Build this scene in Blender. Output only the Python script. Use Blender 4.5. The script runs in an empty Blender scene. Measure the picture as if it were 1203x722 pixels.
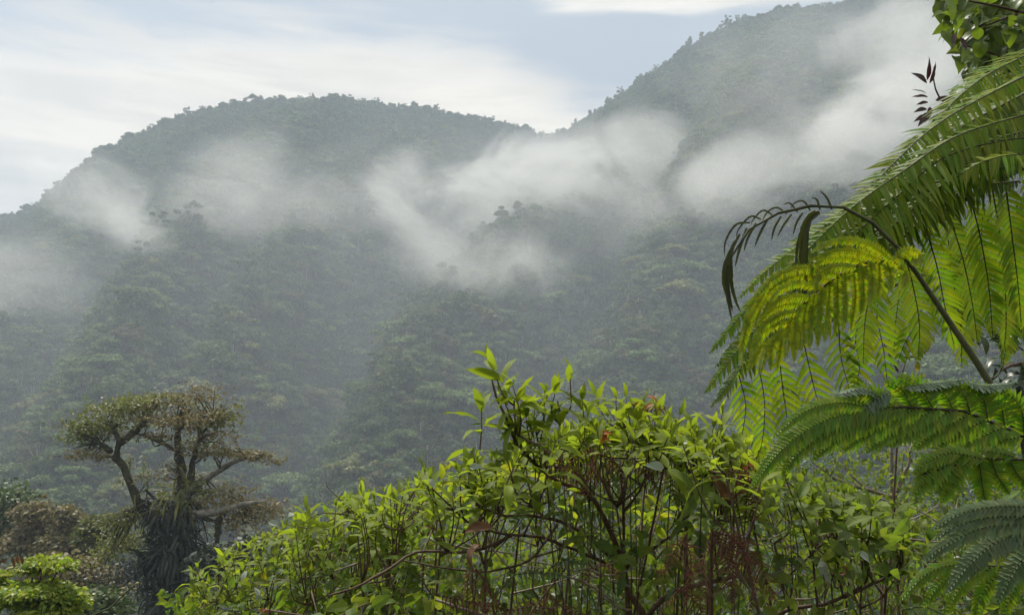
import bpy, math, random
import numpy as np
from mathutils import Vector, Matrix, Quaternion

random.seed(7)
RNG = np.random.default_rng(7)
SC = bpy.context.scene
COL = SC.collection
R = math.radians

# ------------------------------------------------------------------ camera
PITCH = R(7.2)
EYE = Vector((0, 0, 1.6))
FPX = 944.0                                   # focal length in photo pixels (1203 wide)
cam_d = bpy.data.cameras.new('camera')
cam = bpy.data.objects.new('camera', cam_d)
COL.objects.link(cam)
cam.location = EYE
cam.rotation_euler = (R(90) + PITCH, 0, 0)
cam_d.sensor_width = 36
cam_d.lens = FPX / 1203 * 36
cam_d.clip_start = 0.05
cam_d.clip_end = 6000
SC.camera = cam

# ------------------------------------------------------------------ render / exposure
SC.view_settings.view_transform = 'Standard'
SC.view_settings.look = 'None'
SC.view_settings.exposure = 1.14
SC.view_settings.gamma = 1
cy = SC.cycles
cy.use_denoising = True
cy.max_bounces = 8
cy.diffuse_bounces = 4
cy.glossy_bounces = 2
cy.transmission_bounces = 6
cy.volume_bounces = 2
cy.transparent_max_bounces = 8
cy.volume_step_rate = 1.0
cy.volume_max_steps = 128
cy.caustics_reflective = False
cy.caustics_refractive = False
cy.use_adaptive_sampling = False
SC.render.use_persistent_data = False

# ------------------------------------------------------------------ node helpers
def nodes_of(idb):
    idb.use_nodes = True
    nt = idb.node_tree
    nt.nodes.clear()
    return nt, nt.nodes, nt.links

class NT:
    """small helper round a node tree"""
    def __init__(s, idb):
        s.nt, s.n, s.l = nodes_of(idb)
    def add(s, t, **kw):
        nd = s.n.new(t)
        for k, v in kw.items():
            setattr(nd, k, v)
        return nd
    def put(s, sock, v):
        if isinstance(v, bpy.types.NodeSocket):
            s.l.new(v, sock)
        else:
            sock.default_value = v
    def math(s, op, a, b=0.0, c=0.0, clamp=False):
        nd = s.add('ShaderNodeMath', operation=op, use_clamp=clamp)
        s.put(nd.inputs[0], a); s.put(nd.inputs[1], b); s.put(nd.inputs[2], c)
        return nd.outputs[0]
    def smooth(s, x, a, b, lo=0.0, hi=1.0):
        nd = s.add('ShaderNodeMapRange', interpolation_type='SMOOTHSTEP')
        s.put(nd.inputs[0], x); s.put(nd.inputs[1], a); s.put(nd.inputs[2], b)
        s.put(nd.inputs[3], lo); s.put(nd.inputs[4], hi)
        return nd.outputs[0]
    def mix(s, f, a, b, blend='MIX'):
        nd = s.add('ShaderNodeMix', data_type='RGBA', blend_type=blend)
        s.put(nd.inputs[0], f); s.put(nd.inputs[6], a); s.put(nd.inputs[7], b)
        return nd.outputs[2]
    def noise(s, vec=None, scale=5.0, detail=3.0, rough=0.5, dist=0.0):
        nd = s.add('ShaderNodeTexNoise')
        nd.inputs['Scale'].default_value = scale
        nd.inputs['Detail'].default_value = detail
        nd.inputs['Roughness'].default_value = rough
        nd.inputs['Distortion'].default_value = dist
        if vec is not None:
            s.l.new(vec, nd.inputs['Vector'])
        return nd.outputs['Fac']
    def mapping(s, vec, loc=(0, 0, 0), rot=(0, 0, 0), scale=(1, 1, 1)):
        nd = s.add('ShaderNodeMapping')
        s.l.new(vec, nd.inputs[0])
        nd.inputs['Location'].default_value = loc
        nd.inputs['Rotation'].default_value = rot
        nd.inputs['Scale'].default_value = scale
        return nd.outputs[0]

def rgba(c): return (c[0], c[1], c[2], 1.0)

# ------------------------------------------------------------------ world: pale sky with thin cloud
SUN_EL, SUN_AZ = R(60), R(-32)               # high, beyond the ridge and a little to the left
world = bpy.data.worlds.new('World')
SC.world = world
w = NT(world)
sky = w.add('ShaderNodeTexSky', sky_type='NISHITA', sun_disc=False)
sky.sun_elevation = SUN_EL
sky.sun_rotation = SUN_AZ
sky.air_density = 1.0
sky.dust_density = 2.5
tc = w.add('ShaderNodeTexCoord')
sep = w.add('ShaderNodeSeparateXYZ'); w.l.new(tc.outputs['Generated'], sep.inputs[0])
X, Y, Z = sep.outputs
az = w.math('ARCTAN2', X, Y)
el = w.math('ARCSINE', Z)
n1 = w.noise(w.mapping(tc.outputs['Generated'], scale=(1.0, 1.0, 3.2)), 3.2, 6, 0.55, 0.4)
n2 = w.noise(w.mapping(tc.outputs['Generated'], loc=(3, 1, 2), scale=(1.0, 1.0, 2.2)), 7.0, 5, 0.6)
n3 = w.noise(w.mapping(tc.outputs['Generated'], loc=(1, 4, 7), rot=(0, R(9), 0), scale=(1.0, 1.0, 9.0)), 4.5, 6, 0.6, 0.5)
wob = w.math('ADD', w.math('MULTIPLY', w.math('SUBTRACT', n1, 0.5), 0.10), w.math('MULTIPLY', w.math('SUBTRACT', n3, 0.5), 0.14))
# upper edge of the low cloud bank: falls slowly towards the right
edge = w.math('SUBTRACT', 0.418, w.math('MULTIPLY', w.math('MAXIMUM', w.math('ADD', az, 0.03), 0.0), 0.40))
edge = w.math('SUBTRACT', edge, w.math('MULTIPLY', w.math('MAXIMUM', w.math('SUBTRACT', -0.36, az), 0.0), 0.20))
edge = w.math('MAXIMUM', edge, 0.28)
above = w.smooth(w.math('ADD', w.math('SUBTRACT', el, edge), wob), -0.02, 0.04)
# the next cloud bank higher up, beginning right of centre
edge2 = w.math('SUBTRACT', 0.474, w.math('MULTIPLY', az, 0.05))
high = w.smooth(w.math('ADD', w.math('SUBTRACT', el, edge2), w.math('MULTIPLY', wob, 0.15)), 0.0, 0.012)
high = w.math('MULTIPLY', high, w.smooth(w.math('ADD', az, w.math('MULTIPLY', wob, 0.6)), 0.02, 0.09))
cover = w.smooth(w.math('ADD', n1, w.math('MULTIPLY', el, 0.2)), 0.30, 0.50)      # broken cloud over the rest of the sky
over = w.math('MULTIPLY', cover, w.smooth(el, 0.50, 0.7))
bank = w.math('SUBTRACT', 1.0, w.math('MULTIPLY', above, 0.97))
grey = w.smooth(w.math('ADD', w.math('ADD', el, w.math('MULTIPLY', az, 0.16)), w.math('MULTIPLY', wob, 0.8)), 0.13, 0.22)
bank = w.math('MULTIPLY', bank, w.math('MULTIPLY_ADD', grey, 0.45, 0.55))
cloud = w.math('MAXIMUM', w.math('MAXIMUM', bank, high), over, clamp=True)
blue = w.mix(0.85, sky.outputs[0], (1.74, 1.98, 2.18, 1))
cl_col = w.mix(w.smooth(n3, 0.34, 0.66), (3.9, 3.65, 3.3, 1), (5.1, 4.7, 4.1, 1))
skyc = w.mix(cloud, blue, cl_col)
bg = w.add('ShaderNodeBackground')
w.l.new(skyc, bg.inputs[0]); bg.inputs[1].default_value = 0.10
wo = w.add('ShaderNodeOutputWorld'); w.l.new(bg.outputs[0], wo.inputs[0])

# ------------------------------------------------------------------ sun: hazy, soft
sun_d = bpy.data.lights.new('sun', 'SUN')
sun_d.energy = 3.2
sun_d.angle = R(8)
sun_d.color = (1.0, 0.95, 0.86)
sun = bpy.data.objects.new('sun', sun_d)
COL.objects.link(sun)
to_sun = Vector((math.sin(SUN_AZ) * math.cos(SUN_EL), math.cos(SUN_AZ) * math.cos(SUN_EL), math.sin(SUN_EL)))
sun.rotation_euler = to_sun.to_track_quat('Z', 'Y').to_euler()
sun.location = (0, 0, 30)

# ------------------------------------------------------------------ geometry helpers
FWD = np.array([0, math.cos(PITCH), math.sin(PITCH)])
UPV = np.array([0, -math.sin(PITCH), math.cos(PITCH)])
RGT = np.array([1.0, 0, 0])
EYEN = np.array(EYE)
UP = np.array([0, 0, 1.0])

def P(px, py, d):
    """world point seen at photo pixel (px, py) at depth d metres"""
    return EYEN + d * (FWD + RGT * ((px - 601.5) / FPX) + UPV * ((361 - py) / FPX))

def PL(pts):
    return np.array([P(*p) for p in pts])

def unit(v):
    v = np.asarray(v, float)
    n = np.linalg.norm(v, axis=-1, keepdims=True)
    return v / np.maximum(n, 1e-9)

def spline(pts, n):
    """Catmull-Rom through pts, n samples, roughly even in arc length"""
    p = np.asarray(pts, float)
    if len(p) == 2:
        t = np.linspace(0, 1, n)[:, None]
        return p[0] * (1 - t) + p[1] * t
    q = np.vstack([2 * p[0] - p[1], p, 2 * p[-1] - p[-2]])
    out = []
    for i in range(len(p) - 1):
        a, b, c, d = q[i], q[i + 1], q[i + 2], q[i + 3]
        t = np.linspace(0, 1, 12, endpoint=False)[:, None]
        out.append(0.5 * (2 * b + (c - a) * t + (2 * a - 5 * b + 4 * c - d) * t ** 2 + (3 * b - a - 3 * c + d) * t ** 3))
    out = np.vstack(out + [p[-1:]])
    s = np.concatenate([[0], np.cumsum(np.linalg.norm(np.diff(out, axis=0), axis=1))])
    u = np.linspace(0, s[-1], n)
    return np.stack([np.interp(u, s, out[:, k]) for k in range(3)], 1)

def mesh_from(name, v, f, mats, mi=None, uv=None, smooth=True):
    """v: (N,3); f: list of faces or (M,k) array"""
    me = bpy.data.meshes.new(name)
    v = np.ascontiguousarray(v, dtype=np.float32)
    if isinstance(f, np.ndarray):
        k = f.shape[1]
        loops = f.ravel().astype(np.int32)
        starts = (np.arange(len(f)) * k).astype(np.int32)
        nf = len(f)
    else:
        loops = np.array([i for q in f for i in q], np.int32)
        ln = np.array([len(q) for q in f])
        starts = np.concatenate([[0], np.cumsum(ln)[:-1]]).astype(np.int32)
        nf = len(f)
    me.vertices.add(len(v)); me.vertices.foreach_set('co', v.ravel())
    me.loops.add(len(loops)); me.loops.foreach_set('vertex_index', loops)
    me.polygons.add(nf); me.polygons.foreach_set('loop_start', starts)
    if not isinstance(mats, (list, tuple)): mats = [mats]
    for m in mats: me.materials.append(m)
    if mi is not None: me.polygons.foreach_set('material_index', np.asarray(mi, np.int32))
    me.polygons.foreach_set('use_smooth', np.full(nf, smooth))
    if uv is not None:
        ul = me.uv_layers.new(name='UVMap')
        ul.data.foreach_set('uv', np.ascontiguousarray(np.asarray(uv, np.float32)[loops]).ravel())
    me.update(calc_edges=True)
    return me

class MB:
    """collects vertices, faces and uv"""
    def __init__(s): s.v, s.f, s.uv, s.m, s.n = [], [], [], [], 0
    def add(s, v, f, uv=None, m=0):
        v = np.asarray(v, float)
        s.v.append(v); s.f += [tuple(i + s.n for i in q) for q in f]
        s.uv.append(np.zeros((len(v), 2)) if uv is None else np.asarray(uv, float))
        s.m += [m] * len(f); s.n += len(v)
    def tube(s, pts, r, sides=6, m=0, cap=True):
        p = np.asarray(pts, float); n = len(p)
        r = np.broadcast_to(np.asarray(r, float), (n,))
        t = unit(np.gradient(p, axis=0))
        ref = np.array([0.31, 0.17, 0.93]) if abs(t[0] @ np.array([0.31, 0.17, 0.93])) < 0.9 else np.array([1.0, 0.2, 0])
        a = unit(np.cross(t, ref)); b = np.cross(t, a)
        th = np.linspace(0, 2 * math.pi, sides, endpoint=False)
        v = p[:, None] + r[:, None, None] * (np.cos(th)[None, :, None] * a[:, None] + np.sin(th)[None, :, None] * b[:, None])
        f = [(i * sides + j, i * sides + (j + 1) % sides, (i + 1) * sides + (j + 1) % sides, (i + 1) * sides + j)
             for i in range(n - 1) for j in range(sides)]
        if cap:
            f += [tuple(range((n - 1) * sides, n * sides)), tuple(range(sides - 1, -1, -1))]
        L = np.concatenate([[0], np.cumsum(np.linalg.norm(np.diff(p, axis=0), axis=1))])
        uv = np.stack([np.tile(np.linspace(0, 1, sides), n), np.repeat(L, sides)], 1)
        s.add(v.reshape(-1, 3), f, uv, m)
    def mesh(s, name, mats, smooth=True):
        return mesh_from(name, np.vstack(s.v), s.f, mats, s.m, np.vstack(s.uv), smooth)

def link(name, data, parent=None, loc=None, **props):
    o = bpy.data.objects.new(name, data)
    COL.objects.link(o)
    if parent is not None: o.parent = parent
    if loc is not None: o.location = loc
    for k, v in props.items(): o[k] = v
    return o

def thing(name, label, cat, loc, group=None):
    o = bpy.data.objects.new(name, None)
    o.empty_display_size = 0.1
    COL.objects.link(o)
    o.location = [float(c) for c in loc]
    o['label'] = label; o['category'] = cat
    if group: o['group'] = group
    return o

def part(name, mb, mats, parent, root=None, **props):
    """mesh built in world coordinates, parented to a thing (or to a part of it) whose root is at `root`"""
    me = mb.mesh(name, mats) if isinstance(mb, MB) else mb
    base = root if root is not None else parent
    off = base.location
    vs = np.empty(len(me.vertices) * 3, np.float32); me.vertices.foreach_get('co', vs)
    vs = vs.reshape(-1, 3) - np.array(off, np.float32)
    me.vertices.foreach_set('co', vs.ravel()); me.update()
    return link(name, me, parent, **props)

def place(name, me, parent, root, pos, X_, Y_, Z_, s=1.0, **props):
    """a piece with shared mesh data at pos, axes X_ (across), Y_ (along), Z_ (top face)"""
    o = bpy.data.objects.new(name, me)
    COL.objects.link(o); o.parent = parent
    sc = s if isinstance(s, (tuple, list)) else (s, s, s)
    M = Matrix(((X_[0] * sc[0], Y_[0] * sc[1], Z_[0] * sc[2], pos[0] - root[0]),
                (X_[1] * sc[0], Y_[1] * sc[1], Z_[1] * sc[2], pos[1] - root[1]),
                (X_[2] * sc[0], Y_[2] * sc[1], Z_[2] * sc[2], pos[2] - root[2]),
                (0, 0, 0, 1)))
    o.matrix_basis = M
    for k, v in props.items(): o[k] = v
    return o

def frames(d, up):
    """axes for leaves pointing along d with the top face towards up"""
    d = unit(d); x = unit(np.cross(d, up)); z = np.cross(x, d)
    return x, d, z

def scatter_mesh(name, tmpl_v, tmpl_f, tmpl_uv, pos, X_, Y_, Z_, size, mats, mi=None):
    """copies of a small template (k verts, quads) joined into one mesh with numpy"""
    n, k = len(pos), len(tmpl_v)
    size = np.asarray(size, float)
    if size.ndim == 1: size = np.stack([size] * 3, 1)
    tv = np.asarray(tmpl_v, float)
    v = (pos[:, None] + (tv[None, :, 0:1] * size[:, None, 0:1]) * X_[:, None]
         + (tv[None, :, 1:2] * size[:, None, 1:2]) * Y_[:, None] + (tv[None, :, 2:3] * size[:, None, 2:3]) * Z_[:, None])
    tf = np.asarray(tmpl_f, int)
    f = (tf[None] + (np.arange(n) * k)[:, None, None]).reshape(-1, tf.shape[1])
    uv = np.tile(np.asarray(tmpl_uv, float), (n, 1)) if tmpl_uv is not None else None
    m = None if mi is None else np.repeat(np.asarray(mi), len(tf))
    return mesh_from(name, v.reshape(-1, 3), f, mats, m, uv, smooth=False)

_lat = np.random.default_rng(11).random((64, 64))
def vnoise(x, y):
    xi = np.floor(x).astype(int); yi = np.floor(y).astype(int)
    fx = x - xi; fy = y - yi
    fx = fx * fx * (3 - 2 * fx); fy = fy * fy * (3 - 2 * fy)
    a = _lat[xi % 64, yi % 64]; b = _lat[(xi + 1) % 64, yi % 64]
    c = _lat[xi % 64, (yi + 1) % 64]; d = _lat[(xi + 1) % 64, (yi + 1) % 64]
    return (a * (1 - fx) + b * fx) * (1 - fy) + (c * (1 - fx) + d * fx) * fy
def fbm(x, y, o=4):
    s = 0; a = 0.5
    for i in range(o):
        s = s + a * vnoise(x * 2 ** i + 17.3 * i, y * 2 ** i + 5.1 * i); a *= 0.5
    return s

# ------------------------------------------------------------------ terrain height
sky_px = np.array([-1000, -400, -150, 0, 30, 100, 150, 200, 250, 300, 350, 400, 450, 500, 530, 580, 610, 640, 665, 700, 740, 780, 807, 836, 865, 922, 1000, 1040, 1100, 1200, 1350, 1800, 2400.])
sky_py = np.array([430, 380, 320, 252, 243, 187, 158, 135, 121, 112, 111, 116, 117, 121, 129, 135, 144, 153, 147, 126, 103, 77, 52, 36, 19, 6, -4, -12, -25, -45, -60, 20, 200.])
rid_px = np.array([-1000, 0, 300, 500, 640, 760, 900, 1100, 1300, 2400.])
rid_r = np.array([720, 780, 820, 850, 880, 840, 800, 780, 760, 760.])
RV, ZV = 175.0, -62.0
_u = np.linspace(-1000, 2400, 900)
_spy = np.interp(_u, sky_px, sky_py)
_D = FWD[None] + RGT[None] * ((_u - 601.5) / FPX)[:, None] + UPV[None] * ((361 - _spy) / FPX)[:, None]
_az = np.arctan2(_D[:, 0], _D[:, 1])
_slope = _D[:, 2] / np.hypot(_D[:, 0], _D[:, 1])
_R = np.interp(_u, rid_px, rid_r)

GUL = [  # gully lines (t, u px), width px, depth m
    ([0, .25, .5, .75, 1], [250, 400, 520, 590, 645], 70, -48),
    ([0, .25, .5, .75, 1], [420, 560, 660, 720, 760], 75, 20),
    ([0, .3, .6, 1], [-80, 60, 190, 330], 45, -22),
    ([0, .3, .6, 1], [40, 170, 290, 420], 55, 14),
    ([0, .3, .6, 1], [120, 250, 380, 480], 40, -20),
    ([0, .3, .6, 1], [560, 700, 790, 860], 50, -24),
    ([0, .3, .6, 1], [760, 880, 960, 1010], 60, -26),
    ([0, .3, .6, 1], [660, 800, 880, 940], 50, 14),
]
def H(x, y):
    x = np.asarray(x, float); y = np.asarray(y, float)
    r = np.hypot(x, y)
    a = np.arctan2(x, y)
    fwd = np.clip(np.cos(a) * 1.6, -1, 1)
    s = r * fwd
    near = np.interp(s, [-400, 0, 3, 10, 48, 80, RV, 260], [90, 0, -0.5, -2.4, -11.6, -21, ZV, ZV])
    near = near + (fbm(x / 18, y / 18, 3) - 0.45) * np.clip((r - 6) / 20, 0, 1) * 5
    ac = np.clip(a, _az[0], _az[-1])
    Rr = np.interp(ac, _az, _R)
    zr = 1.6 + Rr * np.interp(ac, _az, _slope) - 7.0
    u = np.interp(ac, _az, _u)
    t = (r - RV) / (Rr - RV)
    tt = np.clip(t, 0, 1)
    prof = tt * 0.93 + 0.07 * np.sin(tt * math.pi / 2)
    m = ZV + (zr - ZV) * prof
    env = np.clip(4 * tt * (1 - tt), 0, 1) ** 0.7
    off = 0
    for ts, us, wd, dp in GUL:
        c = np.interp(tt, ts, us)
        off = off + dp * (1.05 if abs(dp) == 48 else .85) * np.exp(-((u - c) / wd) ** 2)
    n = fbm(u / 75 - tt * 1.6 + 9, tt * 2.2 + 3, 4) - 0.47
    off = off + n * 36
    m = m + off * env
    m = np.where(t > 1, zr - (r - Rr) * 0.55, m)
    m = np.maximum(m, ZV - 5)
    k = np.clip((t + 0.02) / 0.06, 0, 1)
    return np.where(t > 0, m * k + near * (1 - k), near)

# ------------------------------------------------------------------ materials
def leaf_mat(name, col, col2=None, var=0.25, trans=0.35, tcol=None, rough=0.45, spec=0.4, veins=0, hue=0.03, world_noise=None):
    """leaf: two-tone colour varying per object and over the blade, thin translucency"""
    m = bpy.data.materials.new(name)
    s = NT(m)
    oi = s.add('ShaderNodeObjectInfo')
    geo = s.add('ShaderNodeNewGeometry')
    col2 = col2 or tuple(c * 0.65 for c in col)
    rnd = oi.outputs['Random']
    isl = geo.outputs['Random Per Island']
    f = s.math('ADD', s.math('MULTIPLY', rnd, 0.6), s.math('MULTIPLY', isl, 0.4))
    if world_noise:
        nz = s.noise(geo.outputs['Position'], world_noise, 3, 0.5)
        f = s.math('ADD', s.math('MULTIPLY', f, 0.5), s.math('MULTIPLY', s.smooth(nz, 0.32, 0.68), 0.5))
    c = s.mix(f, rgba(col), rgba(col2))
    hs = s.add('ShaderNodeHueSaturation')
    s.put(hs.inputs['Hue'], s.math('MULTIPLY_ADD', isl, hue * 2, 0.5 - hue))
    s.put(hs.inputs['Value'], s.math('MULTIPLY_ADD', s.math('FRACT', s.math('MULTIPLY', s.math('ADD', rnd, isl), 7.31)), var * 2, 1 - var))
    s.l.new(c, hs.inputs['Color'])
    c = hs.outputs[0]
    if veins:
        uv = s.add('ShaderNodeUVMap')
        sp = s.add('ShaderNodeSeparateXYZ'); s.l.new(uv.outputs[0], sp.inputs[0])
        a = s.math('ABSOLUTE', s.math('SUBTRACT', sp.outputs[0], 0.5))            # 0 at the midrib
        g = None
        for pos, wd in ([(0.0, .035), (0.17, .03), (0.33, .03)] if veins == 1 else [(0.0, .05)]):
            q = s.smooth(s.math('ABSOLUTE', s.math('SUBTRACT', a, pos)), 0.0, wd, 1, 0)
            g = q if g is None else s.math('MAXIMUM', g, q)
        if veins == 1:
            cross = s.math('SINE', s.math('MULTIPLY', sp.outputs[1], 150.0))
            g = s.math('MAXIMUM', g, s.math('MULTIPLY', s.smooth(cross, 0.6, 1.0), 0.25))
        elif veins == 2:
            cross = s.math('SINE', s.math('ADD', s.math('MULTIPLY', sp.outputs[1], 130.0), s.math('MULTIPLY', a, -22.0)))
            g = s.math('MAXIMUM', g, s.math('MULTIPLY', s.smooth(cross, 0.55, 1.0), 0.5))
        c = s.mix(s.math('MULTIPLY', g, 0.5), c, rgba(tuple(x * 0.5 for x in col2)))
    blotch = s.noise(geo.outputs['Position'], 35.0, 2, 0.5)
    if veins == 1 or name == 'broad_tree_leaf':
        spots = s.noise(geo.outputs['Position'], 110.0, 3, 0.6)
        sick = s.smooth(s.math('FRACT', s.math('MULTIPLY', rnd, 13.7)), 0.45, 1.0)
        sp2 = s.add('ShaderNodeSeparateXYZ'); s.l.new(s.add('ShaderNodeUVMap').outputs[0], sp2.inputs[0])
        tip = s.math('MULTIPLY', s.smooth(s.math('ADD', sp2.outputs[1], s.math('MULTIPLY', spots, 0.3)), 1.02, 1.18), sick)
        dead = s.math('MAXIMUM', s.math('MULTIPLY', s.smooth(spots, 0.64, 0.70), s.math('MULTIPLY', sick, 0.8)), tip)
        c = s.mix(s.math('MULTIPLY', dead, 0.8), c, (0.11, 0.065, 0.028, 1))
    c = s.mix(s.smooth(blotch, 0.55, 0.8, 0, 0.35), c, rgba((col[0] * 1.15, col[1] * 0.9, col[2])))
    pr = s.add('ShaderNodeBsdfPrincipled')
    s.l.new(c, pr.inputs['Base Color'])
    pr.inputs['Roughness'].default_value = rough
    pr.inputs['Specular IOR Level'].default_value = spec
    out = s.add('ShaderNodeOutputMaterial')
    if trans > 0:
        tr = s.add('ShaderNodeBsdfTranslucent')
        tcol = tcol or (1.25, 1.35, 0.55)
        s.l.new(s.mix(1.0, c, rgba(tcol), 'MULTIPLY'), tr.inputs[0])
        mx = s.add('ShaderNodeMixShader')
        mx.inputs[0].default_value = trans
        s.l.new(pr.outputs[0], mx.inputs[1]); s.l.new(tr.outputs[0], mx.inputs[2])
        s.l.new(mx.outputs[0], out.inputs[0])
    else:
        s.l.new(pr.outputs[0], out.inputs[0])
    return m

def bark_mat(name, col, col2, scale=20, rough=0.85, bump=0.4):
    m = bpy.data.materials.new(name)
    s = NT(m)
    g = s.add('ShaderNodeNewGeometry')
    n = s.noise(g.outputs['Position'], scale, 5, 0.65)
    n2 = s.noise(g.outputs['Position'], scale * 0.27, 3, 0.5)
    c = s.mix(s.smooth(s.math('ADD', s.math('MULTIPLY', n, .6), s.math('MULTIPLY', n2, .4)), 0.36, 0.62), rgba(col), rgba(col2))
    pr = s.add('ShaderNodeBsdfPrincipled')
    s.l.new(c, pr.inputs['Base Color']); pr.inputs['Roughness'].default_value = rough
    pr.inputs['Specular IOR Level'].default_value = 0.25
    b = s.add('ShaderNodeBump'); b.inputs['Strength'].default_value = bump; b.inputs['Distance'].default_value = 0.2 / scale
    s.l.new(n, b.inputs['Height']); s.l.new(b.outputs[0], pr.inputs['Normal'])
    o = s.add('ShaderNodeOutputMaterial'); s.l.new(pr.outputs[0], o.inputs[0])
    return m

M_soil = bark_mat('forest_soil', (0.030, 0.034, 0.018), (0.050, 0.06, 0.026), 0.8, 0.95, 0.3)

# ------------------------------------------------------------------ the ground: one sheet from behind the camera over the valley and the mountain
def build_ground():
    azs = np.concatenate([np.linspace(-math.pi, R(-64), 40, endpoint=False), np.linspace(R(-64), R(64), 330), np.linspace(R(64), math.pi, 41)[1:-1]])
    rs = np.concatenate([[0.4], np.geomspace(1, RV, 60), np.linspace(RV + 4, 900, 180), np.linspace(910, 1040, 14)])
    A, Q = np.meshgrid(azs, rs, indexing='ij')
    x, y = Q * np.sin(A), Q * np.cos(A)
    z = H(x, y)
    v = np.stack([x, y, z], -1).reshape(-1, 3)
    na, nr = len(azs), len(rs)
    i, j = np.meshgrid(np.arange(na), np.arange(nr - 1), indexing='ij')
    i2 = (i + 1) % na
    f = np.stack([i * nr + j, i * nr + j + 1, i2 * nr + j + 1, i2 * nr + j], -1).reshape(-1, 4)
    c = len(v)
    v = np.vstack([v, [[0, 0, 0]]])
    faces = [tuple(q) for q in f.tolist()] + [(k * nr, ((k + 1) % na) * nr, c) for k in range(na)]
    me = mesh_from('ground', v, faces, M_soil)
    link('ground', me, kind='structure')
build_ground()

# ------------------------------------------------------------------ forest trees
LEAFQ_V = [(-.5, 0, -.12), (.5, 0, -.12), (.42, .55, .06), (-.42, .55, .06), (.2, 1, -.1), (-.2, 1, -.1)]
LEAFQ_F = [(0, 1, 2, 3), (3, 2, 4, 5)]
LEAFQ_UV = [(0, 0), (1, 0), (.92, .55), (.08, .55), (.7, 1), (.3, 1)]

def crown_points(rng, lobes, n, shell=0.75):
    """points and normals spread over the shells of a set of flattened lobes (centre, radius xyz)"""
    C = np.array([l[0] for l in lobes], float); A = np.array([l[1] for l in lobes], float)
    wgt = (A[:, 0] * A[:, 1]) ** 1.0
    k = rng.choice(len(lobes), n, p=wgt / wgt.sum())
    d = unit(rng.normal(size=(n, 3)))
    low = d[:, 2] < -0.35
    d[low, 2] *= -0.5
    d = unit(d)
    rad = shell + (1 - shell) * rng.random(n) ** 0.7
    rad *= 0.86 + 0.28 * rng.random(n)
    p = C[k] + d * A[k] * rad[:, None]
    nrm = unit(d / A[k])
    return p, nrm

def leaf_axes(rng, nrm, droop=0.25, jitter=0.6):
    n = unit(nrm + rng.normal(scale=jitter, size=nrm.shape))
    ref = unit(rng.normal(size=nrm.shape))
    y = unit(np.cross(n, ref) - np.array([0, 0, droop]))
    x = unit(np.cross(y, n)); z = np.cross(x, y)
    return x, y, z

def species(rng, kind):
    """returns crown lobes, trunk height, leaf size, number of leaves (metres)"""
    lobes = []
    if kind == 'round':
        for _ in range(11):
            a = rng.uniform(0, 6.28); q = rng.uniform(0, 3.6)
            lobes.append(((q * math.cos(a), q * math.sin(a), 8.2 - 0.22 * q * q + rng.uniform(-.8, .8)), (rng.uniform(1.2, 2.0),) * 2 + (rng.uniform(.9, 1.4),)))
        return lobes, 7.5, 0.62, 1500
    if kind == 'umbrella':
        for _ in range(12):
            a = rng.uniform(0, 6.28); q = rng.uniform(0.5, 5.0)
            lobes.append(((q * math.cos(a), q * math.sin(a), 9.6 - 0.07 * q * q + rng.uniform(-.5, .5)), (rng.uniform(1.2, 2.0),) * 2 + (rng.uniform(.45, .8),)))
        return lobes, 9.0, 0.6, 1400
    if kind == 'tall':
        for _ in range(11):
            a = rng.uniform(0, 6.28); h = rng.uniform(6, 13.0); q = rng.uniform(0.3, 2.2)
            lobes.append(((q * math.cos(a), q * math.sin(a), h), (rng.uniform(1.0, 1.7),) * 2 + (rng.uniform(.7, 1.2),)))
        return lobes, 12.0, 0.55, 1400
    if kind == 'open':
        for _ in range(10):
            a = rng.uniform(0, 6.28); h = rng.uniform(8, 12.5); q = rng.uniform(0.8, 3.4)
            lobes.append(((q * math.cos(a), q * math.sin(a), h), (rng.uniform(.7, 1.25),) * 2 + (rng.uniform(.4, .8),)))
        return lobes, 11.5, 0.45, 700
    # low bushy
    for _ in range(12):
        a = rng.uniform(0, 6.28); q = rng.uniform(0, 3.2)
        lobes.append(((q * math.cos(a), q * math.sin(a), 4.2 - 0.2 * q * q + rng.uniform(-1.2, .8)), (rng.uniform(1.1, 1.9),) * 2 + (rng.uniform(1.0, 1.5),)))
    return lobes, 4.5, 0.6, 1400

M_ftrunk = bark_mat('forest_bark', (0.06, 0.052, 0.042), (0.12, 0.11, 0.09), 3.0)
M_ptrunk = bark_mat('pale_forest_bark', (0.20, 0.18, 0.15), (0.36, 0.34, 0.30), 3.0)
def fm(name, a, b, **k):
    a = tuple(1.9 * q for q in a); b = tuple(1.9 * q for q in b)
    return leaf_mat(name, a, b, var=0.48, trans=0.25, rough=0.7, spec=0.12, hue=0.02, world_noise=0.012, **k)
FOREST_KINDS = [
    ('round', 'dark green', fm('dark_green_canopy', (0.030, 0.052, 0.020), (0.045, 0.066, 0.026))),
    ('round', 'mid green', fm('mid_green_canopy', (0.050, 0.075, 0.028), (0.062, 0.085, 0.036))),
    ('umbrella', 'pale green flat-topped', fm('pale_green_canopy', (0.085, 0.118, 0.045), (0.070, 0.100, 0.045))),
    ('tall', 'narrow grey-green', fm('grey_green_canopy', (0.060, 0.078, 0.045), (0.070, 0.085, 0.055))),
    ('open', 'thin-crowned brownish', fm('brownish_canopy', (0.085, 0.078, 0.042), (0.065, 0.066, 0.035))),
    ('bush', 'low bushy olive', fm('olive_canopy', (0.055, 0.068, 0.026), (0.042, 0.058, 0.024))),
    ('umbrella', 'yellowish flat-topped', fm('yellowish_canopy', (0.105, 0.110, 0.042), (0.085, 0.095, 0.04))),
    ('open', 'loose dark-crowned', fm('loose_dark_canopy', (0.036, 0.05, 0.022), (0.05, 0.062, 0.03))),
]
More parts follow.
